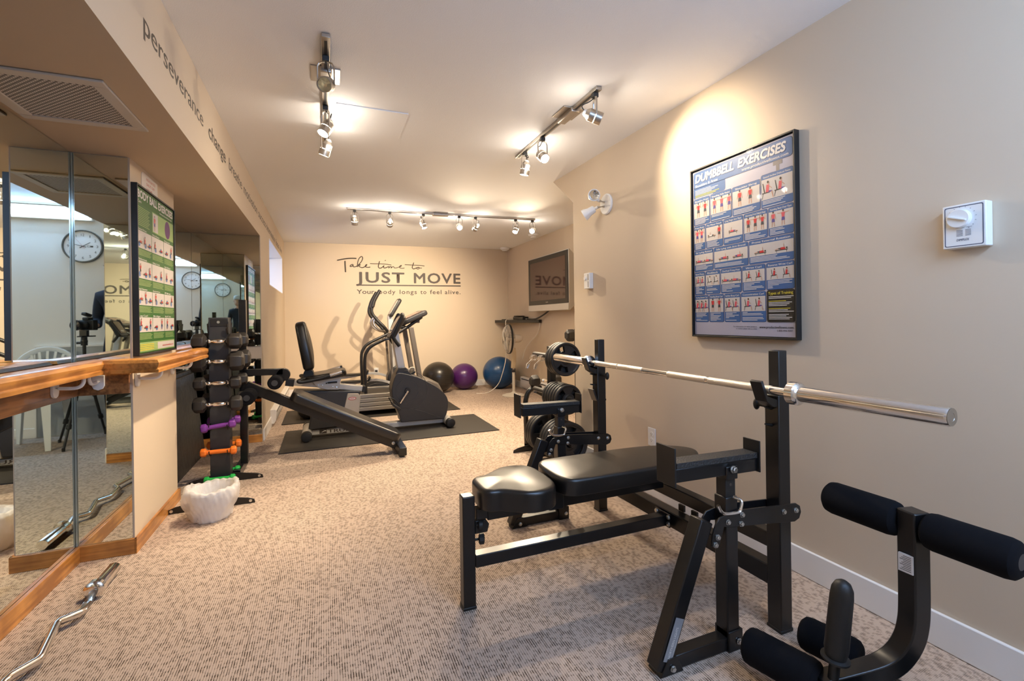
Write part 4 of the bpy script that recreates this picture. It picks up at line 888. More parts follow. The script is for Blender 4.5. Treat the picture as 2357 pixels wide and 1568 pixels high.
solo('disc_tray', MB().lathe([(.0, 0), (.075, .002), (.09, .012), (.085, .018), (.0, .016)], (2.895, 6.86, 1.1555), (0, 0, 1), 32), M_blk2, 'round black disc holder lying on the box on the shelf', 'disc holder', (2.895, 6.86, 1.1555))
solo('remote_control', MB().ab((2.80, 7.22, 1.1085), (2.84, 7.40, 1.122)), M_blk2, 'slim black remote lying at the corner end of the shelf', 'remote control', (2.82, 7.3, 1.108), bevel=.003)
solo('power_cable', MB().path(spline([(2.90, 6.60, 1.12), (2.90, 6.45, 1.12), (2.93, 6.28, 1.13), (2.955, 6.22, 1.05), (2.955, 6.30, .90), (2.94, 6.5, .78), (2.90, 6.62, .66), (2.86, 6.66, .50)], 8), .007, 8), M_cable, 'white cord looping down from the shelf behind the fan', 'cable', (2.9, 6.6, 1.1))
solo('power_cable', MB().path(spline([(2.93, 5.85, 1.24), (2.92, 6.0, 1.18), (2.90, 6.2, 1.125), (2.90, 6.4, 1.118), (2.90, 6.55, 1.12)], 8), .012, 8), M_blk2, 'thick black cable from the television down to the shelf', 'cable', (2.9, 6.2, 1.2))
solo('power_cable', MB().path(spline([(2.86, 7.05, 1.12), (2.77, 7.02, 1.122), (2.70, 6.95, 1.08), (2.69, 6.90, .90), (2.585, 6.66, .55), (2.50, 6.60, .30), (2.44, 6.66, .12), (2.30, 6.7, .01), (2.12, 6.72, .006)], 8), .006, 8), M_cable, 'long white cord hanging from the shelf in front of the blue ball', 'cable', (2.86, 7.0, 1.1))

# ================================================================== wall lettering
wn_ = bn; wo = ba+bn*.0015
def WP(u_, z, d=0): p = wo+bd*u_+bn*d; return Vector((p.x, p.y, z))
def decal(body, u_, z, wd, h, label, bold=0., name='wall_lettering', space=1.):
    b = MB().text(body, WP(u_, z), bd, (0, 0, 1), h, wd, bold=bold, depth=.0006, space=space)
    return solo(name, b, M_dark, label, 'wall decal', WP(u_, z), 'lettering on the back wall', sharp=180)
decal('JUST', 1.035, 1.737, .745, .160, 'bold dark capital letters of the word JUST on the back wall', .021, space=1.12)
decal('MOVE', 1.930, 1.735, .775, .160, 'bold dark capital letters of the word MOVE on the back wall', .021, space=1.12)
solo('wall_underline', MB().prism([(1.035, 1.683), (2.707, 1.683), (2.707, 1.702), (1.035, 1.702)], WP(0, 0), bd, (0, 0, 1), bn*.0006), M_dark, 'thin dark bar under the big capital letters', 'wall decal', WP(1.035, 1.69), 'lettering on the back wall')
sx_ = 1.040
for wd_, x0_, x1_ in (('Your', 402, 705), ('body', 785, 1070), ('longs', 1145, 1455), ('to', 1522, 1630), ('feel', 1698, 1912), ('alive.', 1975, 2275)):
    decal(wd_, 1.035+(x0_-395)/1885*1.672, 1.556, (x1_-x0_)/1885*1.672, .066, 'small dark word %s in the sentence below the bar' % wd_.strip('.'), .013, space=1.0 if wd_ == 'Your' else 1.2)
# handwritten line, traced as pen strokes (units: decal grid)
def pen(strokes, label, r=.0045):
    b = MB()
    for st in strokes:
        w_ = r; q = st
        if isinstance(st[0], (int, float)): w_ = st[0]; q = st[1]
        P = spline([(1.035+(x-395)/(2280-395)*1.672, 0, 1.92-(y-(340+(x-395)*.016))/(555-340)*.187) for x, y in q], 6)
        b.path([WP(p.x, p.z) for p in P], w_*1.05, 8)
    return solo('wall_script', b, M_dark, label, 'wall decal', WP(1.1, 2.0), 'lettering on the back wall')
pen([(.0085, [(82, 156), (150, 140), (250, 122), (330, 116), (405, 118)]), (.0095, [(212, 165), (213, 230), (216, 300), (219, 368)]),
     [(350, 228), (322, 232), (300, 250), (300, 266), (325, 262), (350, 236), (345, 258), (360, 272), (392, 268)],
     [(392, 268), (440, 230), (490, 170), (510, 110), (492, 82), (455, 110), (430, 170), (420, 230), (420, 275)], [(422, 250), (450, 228), (468, 236), (440, 254), (460, 270), (500, 284), (545, 268), (572, 245), (580, 228), (562, 236), (552, 262), (575, 276), (610, 278), (638, 272)]],
    'handwritten style dark script word Take on the back wall', .0062)
pen([[(632, 208), (700, 212), (800, 212), (900, 218), (1005, 233)], (.0065, [(800, 165), (785, 215), (778, 270), (800, 294), (835, 284), (870, 250)]), (.006, [(878, 240), (868, 275), (885, 290), (920, 280), (955, 262)]), [(955, 262), (965, 268), (958, 290), (985, 264), (1005, 266), (998, 290), (1030, 266), (1052, 270), (1060, 288), (1100, 284), (1140, 270), (1175, 258), (1185, 240), (1162, 246), (1150, 275), (1175, 292), (1210, 294), (1238, 288)],
     (.009, [(898, 146), (900, 150), (902, 156)])], 'handwritten style dark script word time on the back wall', .005)
pen([[(1242, 224), (1320, 228), (1400, 232), (1500, 236), (1602, 246)], (.0065, [(1408, 184), (1392, 230), (1378, 275), (1395, 302), (1430, 296), (1465, 280)]), [(1465, 280), (1490, 272), (1508, 282), (1495, 304), (1465, 304), (1462, 286), (1490, 278), (1520, 288), (1555, 288)]],
    'handwritten style dark script word to at the end of the written line', .005)
# words on the soffit face (facing +X)
for body, y0, y1 in (('faith', 1.10, 1.62), ('perseverance', 1.905, 2.742), ('change', 2.855, 3.315), ('breathe', 3.42, 3.93), ('motivation', 4.01, 4.775), ('success', 4.86, 5.44), ('determination', 5.50, 6.42), ('focus', 6.53, 6.95), ('believe', 7.03, 7.42)):
    b = MB().text(body, (XS+.0006, y0, 2.104), (0, 1, 0), (0, 0, 1), .074, y1-y0, bold=.018, depth=-.0004)
    b.f = [tuple(reversed(f)) for f in b.f]
    solo('soffit_lettering', b, M_dark, 'dark vinyl word "%s" on the soffit face'.replace('"', '') % body, 'wall decal', (XS+.0006, y0, 2.104), 'inspiring words along the soffit', sharp=180)

# ================================================================== posters
def fig(b, x, y, h, o, u, v, shirt, shorts, skin, hair, pose=0, flip=1):
    """small printed figure, feet at (x, y)"""
    nz_ = V3(u).cross(V3(v)); cnt = [0]
    def d(p, mi): cnt[0] += 1; b.poly(p, V3(o)+nz_*(2.8e-5*cnt[0]), u, v, mi)
    def limb(p, q, w_, mi):
        p = Vector(p); q = Vector(q); e = (q-p); n = Vector((-e.y, e.x)); n = n.normalized()*w_/2 if n.length else Vector((w_/2, 0))
        d([tuple(p+n), tuple(p-n), tuple(q-n*.7), tuple(q+n*.7)], mi)
    def disc(c, r, mi): d([(c[0]+r*math.cos(k*PI/4), c[1]+r*1.15*math.sin(k*PI/4)) for k in range(8)], mi)
    X = lambda a: x+a*h*flip
    Yv = lambda a: y+a*h
    if pose in (0, 1, 2):
        for s in (-1, 1): limb((X(.05*s), Yv(.45)), (X(.09*s), Yv(.0)), .07*h, skin)
        d([(X(-.12), Yv(.30)), (X(.12), Yv(.30)), (X(.09), Yv(.55)), (X(-.09), Yv(.55))], shorts)
        d([(X(-.09), Yv(.52)), (X(.09), Yv(.52)), (X(.13), Yv(.82)), (X(-.13), Yv(.82))], shirt)
        for s in (-1, 1):
            if pose == 0: limb((X(.13*s), Yv(.80)), (X(.19*s), Yv(.46)), .05*h, skin)
            elif pose == 1: limb((X(.12*s), Yv(.79)), (X(.42*s), Yv(.82)), .05*h, skin)
            else: limb((X(.12*s), Yv(.78)), (X(.22*s), Yv(.62)), .05*h, skin); limb((X(.22*s), Yv(.62)), (X(.20*s), Yv(1.05)), .045*h, skin)
        disc((X(0), Yv(.91)), .065*h, skin); disc((X(0), Yv(.945)), .055*h, hair)
    elif pose == 3:   # seated
        d([(X(-.35), Yv(.28)), (X(.12), Yv(.28)), (X(.12), Yv(.33)), (X(-.35), Yv(.33))], hair); limb((X(-.28), Yv(.30)), (X(-.36), Yv(.0)), .04*h, hair)
        limb((X(-.20), Yv(.33)), (X(-.30), Yv(.85)), .06*h, hair)
        limb((X(-.02), Yv(.36)), (X(.26), Yv(.34)), .10*h, shorts); limb((X(.24), Yv(.34)), (X(.32), Yv(.0)), .07*h, skin)
        d([(X(-.13), Yv(.33)), (X(.05), Yv(.33)), (X(.10), Yv(.72)), (X(-.08), Yv(.74))], shirt)
        limb((X(.06), Yv(.66)), (X(.24), Yv(.50)), .05*h, skin); disc((X(.03), Yv(.83)), .07*h, skin); disc((X(.01), Yv(.87)), .06*h, hair)
    elif pose == 4:   # lying
        d([(X(-.50), Yv(.16)), (X(.50), Yv(.16)), (X(.50), Yv(.21)), (X(-.50), Yv(.21))], hair); limb((X(-.38), Yv(.18)), (X(-.42), Yv(0)), .03*h, hair); limb((X(.38), Yv(.18)), (X(.40), Yv(0)), .03*h, hair)
        d([(X(-.30), Yv(.21)), (X(.08), Yv(.21)), (X(.10), Yv(.36)), (X(-.26), Yv(.38))], shirt); limb((X(.06), Yv(.28)), (X(.26), Yv(.30)), .12*h, shorts); limb((X(.24), Yv(.30)), (X(.52), Yv(.24)), .07*h, skin)
        limb((X(-.20), Yv(.36)), (X(-.18), Yv(.62)), .05*h, skin); disc((X(-.38), Yv(.30)), .07*h, skin); disc((X(-.42), Yv(.31)), .055*h, hair)
def rr_poly(x0, y0, x1, y1, r, top=True, bot=True):
    o = []
    def arc(cx, cy2, a0, rr): return [(cx+rr*math.cos(R(a0+30*k)), cy2+rr*math.sin(R(a0+30*k))) for k in range(4)]
    o += arc(x1-r, y1-r, 0, r)+arc(x0+r, y1-r, 90, r) if top else [(x1, y1), (x0, y1)]
    o += arc(x0+r, y0+r, 180, r)+arc(x1-r, y0+r, 270, r) if bot else [(x0, y0), (x1, y0)]
    return o
P_lav = mat('print_lavender', (.52, .50, .60), .5); P_blue = mat('print_blue', (.055, .14, .36), .45); P_panel = mat('print_panel_grey', (.66, .61, .58), .5)
P_white = mat('print_white', (.80, .77, .74), .5); P_black = mat('print_black', (.015, .013, .012), .5); P_red = mat('print_red', (.62, .02, .03), .5)
P_pink = mat('print_coral', (.75, .10, .13), .5); P_sk = mat('print_skin', (.60, .33, .22), .5); P_short = mat('print_slate', (.06, .055, .07), .5)
P_vio = mat('print_violet', (.10, .07, .30), .5); P_yel = mat('print_yellow', (.75, .62, .05), .5); P_grn = mat('print_green', (.035, .15, .025), .5); P_lg = mat('print_pale_green', (.33, .48, .17), .5)
P_navy = mat('print_outline_navy', (.015, .03, .11), .5); P_ballb = mat('print_ball_blue', (.10, .22, .50), .5); P_ballp = mat('print_ball_purple', (.13, .03, .16), .5); P_gm = mat('print_metal', (.30, .26, .24), .5)
PM = [P_lav, P_blue, P_panel, P_white, P_black, P_red, P_pink, P_sk, P_short, P_vio, P_yel, P_grn, P_lg, P_navy, P_ballb, P_ballp, P_gm]
def poster_frame(t, o, u, n, W_, H_, fwid=.008, dp=.03):
    o = V3(o); u = V3(u); n = V3(n); z = Vector((0, 0, 1))
    for a, c in ((0, fwid), (W_-fwid, W_)): part(t, 'frame_rail', MB().prism([(a, 0), (c, 0), (c, H_), (a, H_)], o, u, z, n*dp), M_blk2, bevel=.0015)
    for a, c in ((0, fwid), (H_-fwid, H_)): part(t, 'frame_rail', MB().prism([(fwid, a), (W_-fwid, a), (W_-fwid, c), (fwid, c)], o, u, z, n*dp), M_blk2, bevel=.0015)
    part(t, 'backing', MB().prism([(fwid, fwid), (W_-fwid, fwid), (W_-fwid, H_-fwid), (fwid, H_-fwid)], o, u, z, n*.018), M_blk2)
    part(t, 'glazing', MB().prism([(fwid, fwid), (W_-fwid, fwid), (W_-fwid, H_-fwid), (fwid, H_-fwid)], o+n*.0245, u, z, n*.0015), M_glass)
def layer(o, n, k): return V3(o)+V3(n)*(.0185+.0004*k)
def card(b, x0, y0, x1, y1, o, u, n, title, figs, body, seed, c_top=1, lines_mat=3, hh=.020):
    """printed exercise card: coloured rounded box, photo panel, title and rows of copy"""
    z = Vector((0, 0, 1)); rn = random.Random(seed)
    b.poly(rr_poly(x0-.0015, y0-.0015, x1+.0015, y1+.0015, .009), layer(o, n, 1), u, z, 13 if c_top == 1 else c_top)
    b.poly(rr_poly(x0, y0, x1, y1, .008), layer(o, n, 2), u, z, c_top)
    ty = y1-hh
    if title:
        w_ = min((x1-x0)*.86, len(title)*.0088); b.text(title, layer(o, n, 3)+u*((x0+x1)/2-w_/2)+z*(ty+.006), u, z, .0085, w_, bold=.03, depth=0, mi=3)
    b.poly([(x0+.002, y0+body), (x1-.002, y0+body), (x1-.002, ty), (x0+.002, ty)], layer(o, n, 3), u, z, 2)
    k = int(body/.0062)
    for i in range(k):
        yy = y0+body-.0065-.0062*i
        if yy < y0+.003: break
        if rn.random() < .12: continue
        L_ = (x1-x0-.014)*(rn.uniform(.62, 1) if rn.random() < .8 else rn.uniform(.2, .6))
        b.poly([(x0+.007, yy), (x0+.007+L_, yy), (x0+.007+L_, yy+.0026), (x0+.007, yy+.0026)], layer(o, n, 3), u, z, lines_mat)
    for (fx_, pose, fl, st) in figs:
        shp = {'r': (5, 8), 'p': (6, 9), 'w': (3, 8)}[st]
        hgt = (ty-y0-body)*(.95 if pose < 3 else .90 if pose == 3 else 1.1)
        if pose == 4: hgt = min(hgt, (x1-x0)*.46)
        fig(b, x0+(x1-x0)*fx_, y0+body+(ty-y0-body)*.06+(0 if pose < 4 else (ty-y0-body-hgt)*.4), hgt, layer(o, n, 4), u, z, shp[0], shp[1], 7, 4, pose, fl)
# blue dumbbell poster on the right wall: u runs towards -Y
PW, PH = .612, .905
po_ = Vector((XW-.0005, 1.997, 1.012)); u = Vector((0, -1, 0)); n = Vector((-1, 0, 0)); z = Vector((0, 0, 1))
t = thing('framed_poster', 'framed blue dumbbell exercises chart hanging on the long beige wall', 'poster', po_)
poster_frame(t, po_, u, n, PW, PH)
b = MB(); I0, I1, J0, J1 = .016, PW-.016, .016, PH-.016
b.poly([(.012, .012), (PW-.012, .012), (PW-.012, PH-.012), (.012, PH-.012)], layer(po_, n, 0), u, z, 0)
b.poly(rr_poly(I0, PH-.105, I1, PH-.018, .014), layer(po_, n, 1), u, z, 13); b.poly(rr_poly(I0+.002, PH-.103, I1-.002, PH-.020, .013), layer(po_, n, 2), u, z, 1)
b.poly(rr_poly(I0, PH-.160, I0+.215, PH-.085, .012), layer(po_, n, 1), u, z, 1)
b.text('DUMBBELL', layer(po_, n, 4)+u*(I0+.012)+z*(PH-.073), u, z, .040, .258, bold=.041, depth=0, mi=3, shear=.18)
b.text('EXERCISES', layer(po_, n, 4)+u*(I0+.292)+z*(PH-.073), u, z, .040, .258, bold=.041, depth=0, mi=3, shear=.18)
b.text('DUMBBELL', layer(po_, n, 3)+u*(I0+.0135)+z*(PH-.0750), u, z, .040, .258, bold=.043, depth=0, mi=13, shear=.18)
b.text('EXERCISES', layer(po_, n, 3)+u*(I0+.2935)+z*(PH-.0750), u, z, .040, .258, bold=.043, depth=0, mi=13, shear=.18)
b.text('www.productivefitness.com', layer(po_, n, 3)+u*(I0+.315)+z*(PH-.096), u, z, .0125, .245, bold=.03, depth=0, mi=3, shear=.1)
b.text('Shoulders & Arms', layer(po_, n, 3)+u*(I0+.012)+z*(PH-.098), u, z, .0125, .155, bold=.03, depth=0, mi=3, shear=.1)
for i in range(7): b.poly([(I0+.012, PH-.118-.0068*i), (I0+.12+.07*((i*37) % 10)/10, PH-.118-.0068*i), (I0+.12+.07*((i*37) % 10)/10, PH-.1152-.0068*i), (I0+.012, PH-.1152-.0068*i)], layer(po_, n, 3), u, z, 10 if i in (4, 5) else 3)
for gi_, (x, y, w_, h_) in enumerate(((.515, PH-.150, .016, .045), (.500, PH-.124, .046, .020), (.500, PH-.172, .050, .022), (.430, PH-.196, .020, .034), (.447, PH-.184, .06, .011), (.50, PH-.196, .050, .034))):
    b.poly([(x, y), (x+w_, y), (x+w_, y+h_), (x, y+h_)], layer(po_, n, 1.2+.1*gi_), u, z, 16)
gap = .006
def row(y0, y1, cards, body, hh=.02):
    tot = sum(c[0] for c in cards); x = I0
    for i, c in enumerate(cards):
        wd = (I1-I0-gap*(len(cards)-1))*c[0]/tot; dy = c[3] if len(c) > 3 else 0
        card(b, x, y0, x+wd, y1+dy, po_, u, n, c[1], c[2], body, int(y0*1000)+i, hh=hh); x += wd+gap
row(.602, .742, [(.95, 'Shoulder Press', [(.3, 2, 1, 'r'), (.72, 2, 1, 'r')]), (1.15, 'Standing Side Raise', [(.2, 0, 1, 'p'), (.55, 1, 1, 'p'), (.9, 0, 1, 'p')]), (1.35, 'Shoulder Shrug', [(.28, 0, 1, 'r'), (.66, 0, 1, 'r')]), (1.35, 'Seated Incline Deltoid Raise', [(.22, 3, 1, 'p'), (.62, 3, 1, 'p')], .012)], .036, .022)
row(.468, .596, [(.7, 'Press Raise', [(.3, 2, 1, 'p'), (.7, 2, 1, 'p')]), (1, 'Pec Minor Punch', [(.35, 4, 1, 'w'), (.8, 0, 1, 'r')]), (1.05, 'Lying Single Arm Flyes', [(.5, 4, 1, 'p')]), (1.15, 'Alternating Front Deltoid Raise', [(.2, 0, 1, 'r'), (.5, 1, 1, 'r'), (.8, 2, 1, 'r')]), (1.1, 'Standing Bent-Over Flyes', [(.2, 0, 1, 'p'), (.6, 1, 1, 'p')])], .036)
row(.352, .462, [(1, 'Sit Lying Raised', [(.3, 4, 1, 'p'), (.75, 4, 1, 'p')]), (1.6, 'Side Lying with Arm Braced', [(.3, 4, -1, 'p'), (.72, 4, -1, 'p')]), (1.75, 'Prone External Rotation', [(.27, 4, -1, 'r'), (.74, 4, -1, 'r')])], .034)
row(.226, .346, [(.6, 'Bent Press', [(.35, 3, 1, 'p'), (.75, 3, 1, 'p')]), (.8, 'Kickback', [(.3, 3, 1, 'w'), (.75, 3, 1, 'w')]), (1.05, 'Overhead Tricep Press', [(.28, 4, 1, 'p'), (.74, 4, 1, 'p')]), (1.05, 'Wrist Curl', [(.3, 3, 1, 'r'), (.74, 3, 1, 'r')]), (1.15, 'Reverse Wrist Curl', [(.3, 3, 1, 'r'), (.74, 3, 1, 'r')])], .044)
row(.080, .220, [(.8, 'Standing Hammer Curl', [(.2, 3, 1, 'p'), (.5, 3, 1, 'p'), (.8, 3, 1, 'p')]), (.8, 'Standing Bicep Curl', [(.25, 0, 1, 'r'), (.7, 2, 1, 'r')]), (.8, 'Incline Bicep Curl', [(.3, 3, 1, 'p'), (.74, 3, 1, 'p')]), (1.15, 'Concentration Curl', [(.3, 3, 1, 'p'), (.74, 3, 1, 'p')])][:4]+[(1.15, '', [])], .050)
x0 = I1-(I1-I0-gap*4)*1.15/4.7
b.poly(rr_poly(x0, .078, I1, .224, .010), layer(po_, n, 5), u, z, 4)
b.text('Types of Training', layer(po_, n, 6)+u*(x0+.008)+z*.203, u, z, .0125, .122, bold=.03, depth=0, mi=10)
for i in range(16):
    if i in (2, 7, 11): continue
    m_ = 10 if i in (3, 8) else 3; L_ = .122-.04*((i*53) % 10)/10
    b.poly([(x0+.010, .1915-.0067*i), (x0+.010+L_, .1915-.0067*i), (x0+.010+L_, .1945-.0067*i), (x0+.010, .1945-.0067*i)], layer(po_, n, 6), u, z, m_)
b.text('www.productivefitness.com', layer(po_, n, 3)+u*.418+z*.050, u, z, .0105, .170, bold=.03, depth=0, mi=4)
b.text('For information on other products', layer(po_, n, 3)+u*.270+z*.054, u, z, .0055, .135, bold=.02, depth=0, mi=4)
b.text('or courses please visit us online', layer(po_, n, 3)+u*.285+z*.044, u, z, .0055, .120, bold=.02, depth=0, mi=4)
b.text('1-800-994-9097', layer(po_, n, 3)+u*.510+z*.036, u, z, .0075, .075, bold=.02, depth=0, mi=4)
part(t, 'print', b, PM, sharp=180)

# green body ball poster on the pilaster: faces +X, reads along +Y
go = Vector((-.8745, 2.822, .962)); u = Vector((0, 1, 0)); n = Vector((1, 0, 0)); GW, GH = .628, .862
t = thing('framed_poster', 'framed green body ball exercises chart on the mirrored pilaster', 'poster', go)
poster_frame(t, go, u, n, GW, GH, .009, .0265)
b = MB(); I0, I1 = .016, GW-.016; po_ = go
b.poly([(.012, .012), (GW-.012, .012), (GW-.012, GH-.012), (.012, GH-.012)], layer(go, n, 0), u, z, 11)
b.text('BODY BALL EXERCISES', layer(go, n, 3)+u*.026+z*(GH-.062), u, z, .038, GW-.052, bold=.041, depth=0, mi=3)
b.text('Core', layer(go, n, 3)+u*.028+z*(GH-.088), u, z, .014, .05, bold=.03, depth=0, mi=3)
b.text('www.productivefitness.com', layer(go, n, 3)+u*.36+z*(GH-.082), u, z, .010, .22, bold=.03, depth=0, mi=3)
b.poly([(.24, GH-.205), (I1, GH-.205), (I1, GH-.095), (.24, GH-.095)], layer(go, n, 1), u, z, 12)
b.poly([(.50+.05*math.cos(k*PI/8), GH-.15+.052*math.sin(k*PI/8)) for k in range(16)], layer(go, n, 2), u, z, 15)
b.poly([(.25, GH-.20), (.33, GH-.20), (.33, GH-.10), (.25, GH-.10)], layer(go, n, 2), u, z, 2); fig(b, .275, GH-.195, .085, layer(go, n, 3), u, z, 6, 9, 7, 4, 0)
for i in range(11): b.poly([(.03, GH-.112-.009*i), (.20-.03*((i*31) % 7)/7, GH-.112-.009*i), (.20-.03*((i*31) % 7)/7, GH-.108-.009*i), (.03, GH-.108-.009*i)], layer(go, n, 3), u, z, 12)
def ballfig(b, x, y, h, k):
    o_ = layer(go, n, 4); c = (x+(-.16, .16, .0)[k % 3]*h, y+(.18, .18, .26)[k % 3]*h)
    b.poly([(c[0]+.19*h*math.cos(a*PI/6), c[1]+.20*h*math.sin(a*PI/6)) for a in range(12)], layer(go, n, 4), u, z, 14)
    fig(b, x, y+(.02 if k % 3 else .1)*h, h*.85, layer(go, n, 5), u, z, 5, 4, 7, 4, (4, 3, 4, 2)[k % 4], 1 if k % 2 else -1)
ys = [(.505, .645), (.345, .495), (.205, .335), (.105, .200)]
rr2 = [(.520, .640), (.345, .500), (.215, .330), (.080, .200)]
seed = 0
for ri, (y0, y1) in enumerate(((.505, .650), (.352, .498), (.216, .346), (.078, .210))):
    xs = [I0, .225, .425, I1]
    for ci in range(3):
        x0, x1 = xs[ci]+.003, xs[ci+1]-.003; hh = .016; body = .040
        b.poly([(x0, y0+body), (x1, y0+body), (x1, y1-hh), (x0, y1-hh)], layer(go, n, 1), u, z, 2)
        w_ = (x1-x0)*.6; b.text(('Seated Press', 'Hip Raise', 'Squat', 'Abdominals', 'Oblique Crunch', 'Side Bend', 'Back Extension', 'Extensions', 'Pike', 'Leg Curl', 'Bridge', 'Roll Out')[seed % 12], layer(go, n, 3)+u*(x0+.006)+z*(y1-.0125), u, z, .0085, w_, bold=.03, depth=0, mi=3)
        for i in range(5): b.poly([(x0+.006, y0+.030-.0065*i), (x1-.006-.03*((i*17+seed*7) % 5)/5, y0+.030-.0065*i), (x1-.006-.03*((i*17+seed*7) % 5)/5, y0+.033-.0065*i), (x0+.006, y0+.033-.0065*i)], layer(go, n, 3), u, z, 12)
        nf = 2 if ci else 3
        for q in range(nf): ballfig(b, x0+(x1-x0)*(q+.5)/nf, y0+body+.008, min(.07, (x1-x0)/nf*1.05), seed+q)
        seed += 1
b.poly([(I0+.006, .018), (I1-.006, .018), (I1-.006, .066), (I0+.006, .066)], layer(go, n, 1), u, z, 12)
b.poly([(.30, .022), (I1-.01, .022), (I1-.01, .060), (.30, .060)], layer(go, n, 2), u, z, 2)
b.text('www.productivefitness.com', layer(go, n, 3)+u*.38+z*.034, u, z, .009, .2, bold=.02, depth=0, mi=5)
for i in range(4): b.poly([(.035, .052-.009*i), (.24, .052-.009*i), (.24, .056-.009*i), (.035, .056-.009*i)], layer(go, n, 3), u, z, 10)
part(t, 'print', b, PM, sharp=180)
# paper note above it
t = thing('paper_note', 'small white paper note taped above the green poster', 'note', (-.8745, 2.99, 1.80))
part(t, 'sheet', MB().prism([(0, 0), (.25, 0), (.25, .118), (.015, .122), (0, .11)], (-.8745, 2.97, 1.80), (0, 1, 0), (0, 0, 1), (.0012, 0, 0)), M_paper)
b = MB()
for i, s in enumerate(('NON RATED', 'SHUT OFF', 'VALVE')): b.text(s, (-.8728, 3.04, 1.890-.026*i), (0, 1, 0), (0, 0, 1), .014, (.14, .13, .09)[i], bold=.02, depth=-.0003, mi=0)
part(t, 'handwriting', b, M_ink)

# ================================================================== wall fittings
def outlet(lab, o, u, n, uk=False):
    o = V3(o); u = V3(u); n = V3(n); z = Vector((0, 0, 1)); t = thing('wall_outlet', lab, 'outlet', o)
    part(t, 'cover_plate', MB().prism([(-.035, -.057), (.035, -.057), (.035, .057), (-.035, .057)], o, u, z, n*.005), M_white, bevel=.002)
    for s in ((-1, 1) if not uk else (0,)):
        q = part(t, 'socket_face', MB().prism(rrect(.034, .030, .012, 4), o+z*s*.020+n*.005, u, z, n*.0015), M_white)
        b = MB()
        for dx in (-.007, .007): b.prism([(dx-.001, -.004), (dx+.001, -.004), (dx+.001, .005), (dx-.001, .005)], o+z*s*.020+n*.0066, u, z, n*.0003)
        b.prism(rrect(.005, .005, .002, 2), o+z*(s*.020-.008)+n*.0066, u, z, n*.0003); build('slot', b, M_blk2, q, off=BASE[t.name])
    return t
outlet('white duplex outlet on the long beige wall behind the bench', (XW, 2.384, .367), (0, -1, 0), (-1, 0, 0))
oo = WP(1.32, .317); t = outlet('small white outlet low on the back wall behind the bike', oo, bd, bn)
part(t, 'plug', MB().box(oo+bn*.02, (.035, .03, .045)), M_blk2, bevel=.004)
# big thermostat near the camera
tp = Vector((XW, .82, 1.392)); t = thing('thermostat', 'large square white thermostat with a round dial on the long wall', 'thermostat', tp); O = BASE[t.name]
part(t, 'housing', MB().ab((XW-.038, .766, 1.325), (XW-.0005, .874, 1.463)), M_white, bevel=.003)
b = MB(); fx_ = XW-.0384; u = Vector((0, -1, 0)); o = Vector((fx_, .874, 1.325)); n = Vector((-1, 0, 0))
ro = rr_poly(.006, .006, .102, .132, .005); ri = rr_poly(.0085, .0085, .0995, .1295, .004); k = len(ro)
b.add([o+u*p[0]+z*p[1] for p in ro+ri], [(i, (i+1) % k, k+(i+1) % k, k+i) for i in range(k)])
b.text('DIMPLEX', o+n*.0003+u*.036+z*.022, u, z, .007, .032, bold=.03, depth=0, shear=.2)
b.text('COMFORT   HOLD', o+n*.0003+u*.034+z*.062, u, z, .0032, .040, depth=0)
for i in range(6): b.poly([(.036, .055-.0035*i), (.052, .055-.0035*i), (.052, .0562-.0035*i), (.036, .0562-.0035*i)], o+n*.0003, u, z); b.poly([(.058, .055-.0035*i), (.072, .055-.0035*i), (.072, .0562-.0035*i), (.058, .0562-.0035*i)], o+n*.0003, u, z)
for a in range(-60, 200, 22): b.poly([(.048+.034*math.cos(R(a)), .092+.034*math.sin(R(a))), (.048+.038*math.cos(R(a)), .092+.038*math.sin(R(a))), (.048+.038*math.cos(R(a+2.5)), .092+.038*math.sin(R(a+2.5)))], o+n*.0003, u, z)
part(t, 'printed_face', b, mat('slate_print', (.09, .10, .15), .5), sharp=180)
dc = o+u*.045+z*.092
q = part(t, 'dial', MB().lathe([(.030, 0), (.029, .012), (.027, .014), (0, .014)], dc, n, 36), M_white)
build('dial_grip', MB().bar(dc+n*.017-(u*.024*.9-z*.008), dc+n*.017+(u*.024*.9-z*.008), .005, .008, n), M_white, q, off=O, bevel=.001)
# small thermostat
tp = Vector((XW, 3.085, 1.40)); t = thing('thermostat', 'small white thermostat with two dark slots past the poster', 'thermostat', tp); O = BASE[t.name]
part(t, 'housing', MB().ab((XW-.035, 3.045, 1.345), (XW-.0005, 3.125, 1.465)), M_white, bevel=.003)
part(t, 'dial', MB().lathe([(.016, 0), (.014, .008), (0, .008)], (XW-.035, 3.103, 1.425), (-1, 0, 0), 20), M_white)
b = MB().ab((XW-.0356, 3.062, 1.41), (XW-.035, 3.068, 1.455)).ab((XW-.0356, 3.062, 1.355), (XW-.035, 3.068, 1.400)); part(t, 'slots', b, M_blk2)
